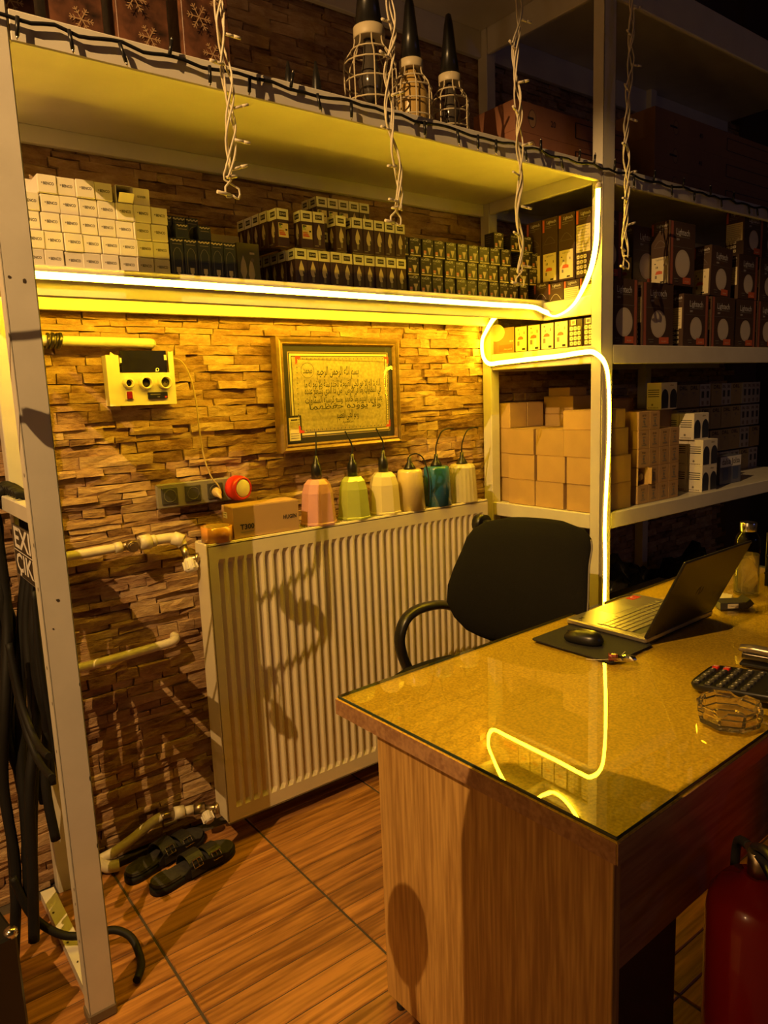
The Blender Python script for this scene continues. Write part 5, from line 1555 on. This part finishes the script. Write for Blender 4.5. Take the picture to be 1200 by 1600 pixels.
for k, (y, x, zb, r_, dx, dy) in enumerate(((2.19, .402, .30, .013, -.10, -.10), (2.16, .41, .16, .015, -.13, -.16), (2.13, .40, .42, .014, -.06, -.12), (2.095, .405, .22, .013, -.12, -.13), (2.06, .41, .10, .014, -.14, -.14), (2.02, .405, .36, .012, -.06, -.11), (1.985, .41, .50, .012, -.05, -.05))):
    hang(y, .386 + r_, 1.08, zb, r_, dx, dy, hook='sign', label='black cable hanging down from behind the exit sign, %s from the wall' % ORD[k + 1])
for k, (y, x, zb, r_, dx, dy) in enumerate(((2.17, .333, .25, .013, -.05, -.12), (2.14, .327, .04, .014, -.11, -.16), (2.20, .34, .40, .014, -.03, -.05), (2.19, .325, .14, .013, -.08, -.14))):
    hang(y, x, 1.15, zb, r_, dx, dy, label='black cable looped over the rail left of the sign, %s from the room side' % ORD[(3, 2, 4, 1)[k]])
o = obj('plugged_cable', MB().tube([(.36, 1.93, 1.02), (.352, 1.915, .85), (.358, 1.90, .66), (.366, 1.885, .50), (.378, 1.88, .40), (.385, 1.88, .36)], .0075, 8).lathe([(.010, .365), (.014, .34), (.019, .32), (.021, .29), (.016, .275), (.004, .27)], 14, 0, mv(.386, 1.88, 0)), BLACKR)
tag(o, 'black cable ending in a round plug just left of the rack post', 'cable', 'black cables on the left rail')
for k, (z, yy) in enumerate(((.66, 1.80), (.61, 1.79))):
    o = obj('bent_cable', MB().tube([(.30, 2.0, z + .22), (.305, 1.96, z + .08), (.312, 1.91, z + .01), (.316, 1.85, z - .01), (.318, yy - .04, z)], .009, 8), BLACKR)
    tag(o, 'short black cable end curving onto the rack post, %s of two' % ('upper', 'lower')[k], 'cable', 'black cables on the left rail')
o = obj('flex_hose', MB().tube([(.24, 2.0, .25), (.27, 1.97, .14), (.33, 1.93, .075), (.40, 1.90, .06), (.45, 1.88, .058), (.482, 1.845, .04), (.487, 1.80, .0125), (.475, 1.755, .0125), (.452, 1.72, .0125)], .0105, 10), BLACKR)
tag(o, 'black hose curling from behind the rack post onto the wooden floor', 'hose')
sk = thing('black_speaker', 'black box cut by the lower left edge standing on the floor', 'speaker', (.10, 1.78, 0), 8)
obj('cabinet', MB().box(-.10, .085, -.1, .1, 0, .30, .006), BLACK, sk)
obj('metal_corner', MB().lathe([(.016, -.006), (.016, .006), (.01, .012), (.002, .014)], 12, 0, mv(.075, -.085, .298)), CHROME, sk)

# ------------------------------------------------------------------ sandals
def sandal(x, y, rz, label, flip=1):
    t = thing('sandal', label, 'sandal', (x, y, 0), rz, 'pair of black sandals')
    half = [(-.145, .0), (-.138, .024), (-.11, .034), (-.06, .034), (0, .036), (.05, .045), (.09, .05), (.125, .042), (.148, .02), (.153, .0), (.147, -.022), (.12, -.04), (.08, -.044), (.03, -.036), (-.04, -.032), (-.1, -.034), (-.135, -.024)]
    out = [(a, b * flip) for a, b in half]
    sp_ = [(v.x, v.y) for v in spline([(a, b, 0) for a, b in out], 3, True)]
    obj('sole', MB().prism(sp_, 0.0, .022, 0, None, True), BLACKR, t)
    obj('footbed', MB().prism([(a * .965, b * .93) for a, b in sp_], .022, .031, 0, None, True).prism([(a * .965 + (0), b * .93) for a, b in sp_ if a < -.06], .031, .036, 0, None, True), pm('sandal_bed', (.03, .026, .022), .8, var=.3, scale=90), t)
    p = Print(0, 0, 0); p.at = lambda u, v, e: (u, v, .0362 + e)
    p.line([(-.115 + .024 * math.cos(a), .014 * math.sin(a)) for a in [2 * PI * k / 18 for k in range(19)]], .003, DGREY)
    obj('heel_print', p.mesh('heel_print'), None, t)
    for k, (cx, hh, wd) in enumerate(((-.005, .072, .052), (.065, .058, .046))):
        mb = MB(); rs = []
        for a in [PI * q / 12 for q in range(13)]:
            yy, zz = .047 * math.cos(a), .016 + (hh - .016) * math.sin(a) ** .8
            rs.append([(cx - wd / 2, yy, zz), (cx + wd / 2, yy, zz), (cx + wd / 2, yy * .93, zz - .003), (cx - wd / 2, yy * .93, zz - .003)])
        mb.rings(rs, smooth=False)
        st = obj('strap', mb, pm('black_leather', (.016, .014, .012), .5), t)
        M_ = mv(cx, -.040, hh * .72) @ rot('X', 52)
        mb = MB()
        for (a0, a1, b0, b1) in ((-.017, .017, .010, .0135), (-.017, .017, -.0135, -.010), (-.017, -.0135, -.0135, .0135), (.0135, .017, -.0135, .0135)): mb.box(a0, a1, b0, b1, 0, .0035, .001, 0, M_)
        mb.box(-.0015, .0015, -.012, .012, .002, .004, 0, 0, M_)
        obj('buckle', mb, CHROME, st)
    obj('side_upper', MB().rings([[(a, s * (b0 + .002), .018), (a, s * (b0 + .002), z), (a, s * (b0 - .002), z), (a, s * (b0 - .002), .018)] for s in (-1,) for a, b0, z in ((-.05, .036, .03), (-.03, .041, .05), (.0, .044, .055), (.04, .046, .046), (.09, .048, .04), (.11, .044, .03))], smooth=False), BLACKR, t)
sandal(.745, 2.055, 10, 'black two-strap sandal in front, lying on the floor under the radiator corner')
sandal(.70, 2.175, 16, 'black two-strap sandal behind its mate, half hidden below the pipe', -1)

# ------------------------------------------------------------------ red extinguishers by the desk
def extinguisher(x, y, R, H, label, rz):
    t = thing('fire_extinguisher', label, 'extinguisher', (x, y, 0), rz)
    obj('cylinder', MB().lathe([(R * .9, 0), (R, .012), (R, H - R * .9), (R * .93, H - R * .45), (R * .72, H - R * .15), (R * .35, H), (R * .28, H + .01)], 36), REDPAINT, t)
    obj('valve_body', MB().cyl((0, 0, H), (0, 0, H + .055), .018, 12).cyl((-.0, 0, H + .035), (.045, 0, H + .035), .009, 10), BRASS, t)
    obj('carry_handle', MB().tube([(0, 0, H + .05), (-.04, 0, H + .055), (-.10, 0, H + .05)], .008, 8, flat=1.6), BLACK, t)
    obj('squeeze_lever', MB().tube([(.01, 0, H + .058), (-.04, 0, H + .08), (-.11, 0, H + .09)], .007, 8, flat=1.8), BLACK, t)
    obj('pressure_gauge', MB().cyl((0, -.018, H + .03), (0, -.032, H + .03), .016, 16), CHROME, t)
    obj('hose', MB().tube([(.045, 0, H + .035), (R + .02, 0, H), (R + .026, 0, H - .12), (R + .02, 0, H - .28)], .009, 8), BLACKR, t)
    obj('foot_ring', MB().lathe([(R * .95, 0), (R * 1.03, 0), (R * 1.03, .03), (R * .95, .03)], 30), BLACK, t)
extinguisher(1.225, .545, .085, .585, 'red fire extinguisher standing in front of the desk in shadow', 45)
extinguisher(1.49, .54, .085, .72, 'taller red fire extinguisher at the right edge behind the first one', 45)

# ------------------------------------------------------------------ glossy black bags under the rack
def bag(x, y, z, rx, ry, rz_, label, seed):
    bm = bmesh.new(); bmesh.ops.create_icosphere(bm, subdivisions=4, radius=1)
    r = random.Random(seed)
    ax = [(Vector((r.uniform(-1, 1), r.uniform(-1, 1), r.uniform(-1, 1))).normalized(), r.uniform(2, 9), r.uniform(0, 6), r.uniform(.02, .07)) for _ in range(16)]
    for v in bm.verts:
        n_ = v.co.normalized(); s = 1 + sum(a * math.sin(f * n_.dot(d) * 2.2 + q) for d, f, q, a in ax)
        v.co = Vector((n_.x * rx * s, n_.y * ry * s, max(n_.z, -.75) * rz_ * s))
    zb = min(v.co.z for v in bm.verts)
    for v in bm.verts: v.co.z -= zb
    me = bpy.data.meshes.new('plastic_bag'); bm.to_mesh(me); bm.free()
    me.materials.append(pm('black_film', (.012, .011, .010), .12, bump=.7, bscale=24, var=.2, scale=24))
    me.polygons.foreach_set('use_smooth', [True] * len(me.polygons))
    o = obj('plastic_bag', me); o.location = (x, y, z)
    return tag(o, label, 'bag', 'black bags under the rack')
bag(2.80, 2.0, 0.0, .30, .20, .33, 'glossy black plastic bag under the rack beside the lit post', 1)
bag(3.52, 1.98, 0.0, .27, .2, .30, 'glossy black plastic bag under the rack behind the laptop screen', 5)
bc = thing('storage_case', 'black case with round badge standing under the rack behind the laptop', 'case', (2.62, 1.72, 0), 0)
obj('case_body', MB().box(-.21, .25, -.04, .05, 0, .62, .01), BLACK, bc)
obj('round_badge', MB().cyl((.13, -.0405, .565), (.13, -.043, .565), .02, 18), BRASS, bc)

# ------------------------------------------------------------------ caged lamps on the top shelf
CAGE = pm('cage_wire', (.50, .42, .26), .5)
def cage_lamp(x, y, s, label, jar):
    t = thing('cage_lamp', label, 'lamp', (x, y, TS), 0, 'caged lamps on the top shelf')
    mb = MB()
    R = .062 * s
    for z, r in ((.004, R), (.05 * s, R), (.095 * s, R), (.135 * s, R), (.165 * s, R * .72)):
        mb.tube([(r * math.cos(a), r * math.sin(a), z) for a in [2 * PI * k / 16 for k in range(16)]], .0025, 5, sub=1, closed=True)
    for k in range(8):
        a = 2 * PI * k / 8 + .3
        mb.tube([(R * math.cos(a), R * math.sin(a), .004), (R * math.cos(a), R * math.sin(a), .07 * s), (R * math.cos(a), R * math.sin(a), .135 * s), (R * .8 * math.cos(a), R * .8 * math.sin(a), .158 * s), (R * .6 * math.cos(a), R * .6 * math.sin(a), .175 * s), (R * .55 * math.cos(a), R * .55 * math.sin(a), .2 * s)], .0022, 5, sub=3)
    obj('wire_cage', mb, CAGE, t)
    obj('collar', MB().lathe([(.036 * s, .192 * s), (.037 * s, .195 * s), (.037 * s, .216 * s), (.034 * s, .218 * s)], 24), CAGE, t)
    obj('cone_top', MB().lathe([(.033 * s, .217 * s), (.024 * s, .29 * s), (.015 * s, .37 * s), (.009 * s, .40 * s), (.002, .405 * s)], 20), BLACK, t)
    obj('glass_jar' if jar else 'bulb', MB().lathe([(.046 * s, .01), (.05 * s, .02 * s), (.05 * s, .12 * s), (.035 * s, .15 * s), (.018 * s, .19 * s)] if jar else [(.005, .05 * s), (.025 * s, .07 * s), (.03 * s, .10 * s), (.018 * s, .14 * s), (.014 * s, .19 * s)], 22), pm('amber_shade', (.45, .30, .09), .3) if jar else pm('smoked_bulb', (.06, .05, .04), .15), t)
    obj('base_ring', MB().lathe([(.05 * s, .0), (.052 * s, .0), (.052 * s, .012), (.01, .012)], 20), BLACK, t)
cage_lamp(1.378, 1.80, 1.22, 'wire caged lamp with tall black cone top, leftmost of three', False)
cage_lamp(1.533, 1.80, .98, 'wire caged lamp with amber glass inside, between two empty cages', True)
cage_lamp(1.690, 1.80, .95, 'wire caged lamp with black cone top, rightmost of three', False)
for k, x in enumerate((1.12, 1.21)):
    t = thing('cone_ornament', 'small dark cone ornament behind the shelf lip, %s of two' % ('left', 'right')[k], 'ornament', (x, 1.83, TS), 0)
    obj('cone', MB().lathe([(.018, 0), (.019, .03), (.012, .08 + .02 * k), (.003, .13 + .02 * k)], 14), BLACK, t)
    obj('base', MB().cyl((0, 0, 0), (0, 0, .006), .022, 14), BLACK, t)

# ------------------------------------------------------------------ icicle light strands hanging in front of the rack
def strand(x, y, ztop, zbot, seed, label, nb_=9):
    r = random.Random(seed)
    t = thing('icicle_light_strand', label, 'string light', (x, y, zbot), 0, 'icicle light strands')
    N = int((ztop - zbot) / .022)
    mb = MB()
    drift = [r.uniform(-.012, .012) for _ in range(N // 5 + 3)]
    def centre(k):
        q = k / 5; i = int(q); f = q - i
        return drift[i] * (1 - f) + drift[i + 1] * f
    for w_ in range(4):
        ph, fr_ = r.uniform(0, 6), r.uniform(.45, .7)
        pts = []
        for k in range(N + 1):
            a = ph + k * fr_
            rad = .006 + .007 * abs(math.sin(k * .21 + ph))
            pts.append((centre(k) + rad * math.cos(a), rad * math.sin(a) * .7, .045 + k * .022))
        if w_ < 2: pts = [(.0, 0, .012), (-.014 + .028 * w_, 0, .006), (-.017 + .034 * w_, 0, .028)] + pts[0:]
        mb.tube(pts, .0026, 5, sub=2)
    obj('twisted_wire', mb, IVORY, t)
    for k in range(nb_):
        i = int(N * (k + .3) / nb_)
        s = 1 if (k + seed) % 2 else -1
        if r.random() < .25: s = -s
        p0 = Vector((centre(i) + s * .006, -.004, .045 + i * .022))
        d = Vector((s * 1.0, -.25, r.uniform(-.15, .4))).normalized()
        b = MB(); b.cyl(p0, p0 + d * .022, .0036, 8).cyl(p0 + d * .022, p0 + d * .038, .0042, 8, r1=.0034)
        obj('led_bulb', b, IVORY, t)
    b = MB(); b.cyl((-.006, 0, .012), (-.04, -.004, .014), .0042, 8); obj('led_bulb', b, IVORY, t)
    b = MB(); b.tube([(-.012, 0, .05), (0, .008, .052), (.012, 0, .054), (0, -.008, .052)], .003, 5, sub=3, closed=True); obj('tie', b, IVORY, t)
strand(.812, 1.60, 2.62, 1.925, 1, 'white icicle light strand hanging leftmost, over the left of the shelf')
strand(1.293, 1.60, 2.72, 1.915, 2, 'white icicle light strand hanging second from left, in front of caged lamps')
strand(1.785, 1.60, 2.85, 1.785, 3, 'white icicle light strand hanging second from right, reaching lowest', 12)
strand(2.345, 1.60, 2.95, 1.875, 4, 'white icicle light strand hanging rightmost, next to the right post', 12)

# black fairy lights taped along the top shelf edge
fl = thing('fairy_light_string', 'black fairy light string running along the front lip of the top shelf', 'string light', (XL, 1.655, 2.23))
pts = []
x = .335
fr2 = random.Random(9)
while x < 3.9:
    pts.append((x, 1.656, 2.228 + fr2.uniform(-.006, .006))); x += .045
obj('cord', MB().tube(pts, .0042, 6, sub=2), BLACKR, fl, W=True)
x = .40
k = 0
while x < 3.85:
    up_ = fr2.random() < .3
    dx = fr2.uniform(-.006, .010)
    z1 = 2.228 + (.032 if up_ else -.036)
    b = MB(); b.cyl((x, 1.652, 2.228), (x + dx, 1.650, z1), .0042, 8)
    h_ = obj('led_stub', b, BLACK, fl, W=True)
    b = MB(); b.cyl((x + dx, 1.650, z1), (x + dx * 1.2, 1.650, z1 + (.008 if up_ else -.008)), .0032, 8, r1=.0015)
    obj('led_lens', b, CHROME, h_, W=True)
    x += fr2.uniform(.075, .135)

# festoon bulbs hanging left of the picture, between the lamp and the radiator; their shadows fall on it
fe = thing('festoon_string', 'string of pear bulbs left of the picture whose shadows fall on the radiator', 'string light', (.05, 1.385, 2.3))
for pts in ([(-.138, 1.385, 2.121), (-.054, 1.385, 2.129), (.026, 1.385, 2.137), (.094, 1.385, 2.157), (.15, 1.385, 2.20), (.15, 1.385, 2.45)], [(-.144, 1.385, 2.044), (-.052, 1.385, 2.018), (.046, 1.385, 2.009), (.14, 1.385, 2.035), (.165, 1.385, 2.10), (.165, 1.385, 2.45)]):
    obj('wire', MB().tube(pts, .003, 6), BLACKR, fe, W=True)
for p0, p1 in (((.082, 1.385, 2.14), (.097, 1.385, 2.08)), ((.046, 1.385, 2.006), (.005, 1.385, 1.992)), ((.048, 1.385, 1.944), (.066, 1.385, 1.878)), ((.145, 1.385, 2.06), (.115, 1.385, 2.12))):
    p0, p1 = Vector(p0), Vector(p1)
    M_ = Matrix.Translation(p0) @ (p1 - p0).to_track_quat('Z', 'Y').to_matrix().to_4x4() @ Matrix.Scale(.68, 4)
    b = obj('bulb', MB().lathe([(.010, .018), (.014, .026), (.022, .045), (.0225, .056), (.015, .068), (.002, .072)], 16, 0, M_), BULBW, fe, W=True)
    obj('socket', MB().lathe([(.005, -.004), (.011, .0), (.011, .02), (.008, .024)], 12, 0, M_), BLACK, b, W=True)
obj('wire', MB().tube([(.046, 1.385, 2.006), (.057, 1.385, 1.975), (.052, 1.385, 1.944)], .0018, 6), BLACKR, fe, W=True)
dp = thing('shadow_drum', 'added drum shade left of the picture, shaped to darken half of the desk side', 'pendant lamp', (-.07, .66, 1.72))  # unseen drum added to block lamp light from the desk side
obj('drum_shade', MB().lathe([(.17, 0), (.17, .335), (.165, .337), (.165, .002)], 32, cap0=False, cap1=False), GREYPL, dp)
obj('shade_top', MB().lathe([(.164, .33), (.002, .331)], 24), GREYPL, dp)
obj('cord', MB().cyl((0, 0, .331), (0, 0, 2.17), .004, 8), BLACK, dp)
fe.location.x -= .075
dp.location.x -= .075
cl = thing('ceiling_lamp', 'ceiling lamp with added dark cutoff cone lighting the rack from above left of the picture', 'ceiling lamp', (-1.15, .67, 3.45))
obj('cutoff_cone', MB().lathe([(.13, -.040), (.05, .08), (.046, .082), (.126, -.038)], 36, cap0=False, cap1=False), BLACK, cl)  # cone added round the lamp to keep its light off the upper shelves
obj('shade_cap', MB().lathe([(.05, .07), (.03, .10), (.002, .102)], 24), BLACK, cl)
obj('cord', MB().cyl((0, 0, .10), (0, 0, .44), .004, 8), BLACK, cl)
gp = thing('globe_lamp', 'small globe lamp left of the picture with its shadow low on the desk side', 'lamp', (-.035, .93, 1.80))
obj('globe', MB().lathe([(.002, -.005), (.026, .005), (.036, .03), (.034, .05), (.02, .07), (.002, .075)], 20), BULBW, gp)
obj('stem', MB().cyl((0, -.012, -.12), (0, -.004, .0), .006, 8), BLACK, gp)
gp.location.x -= .075
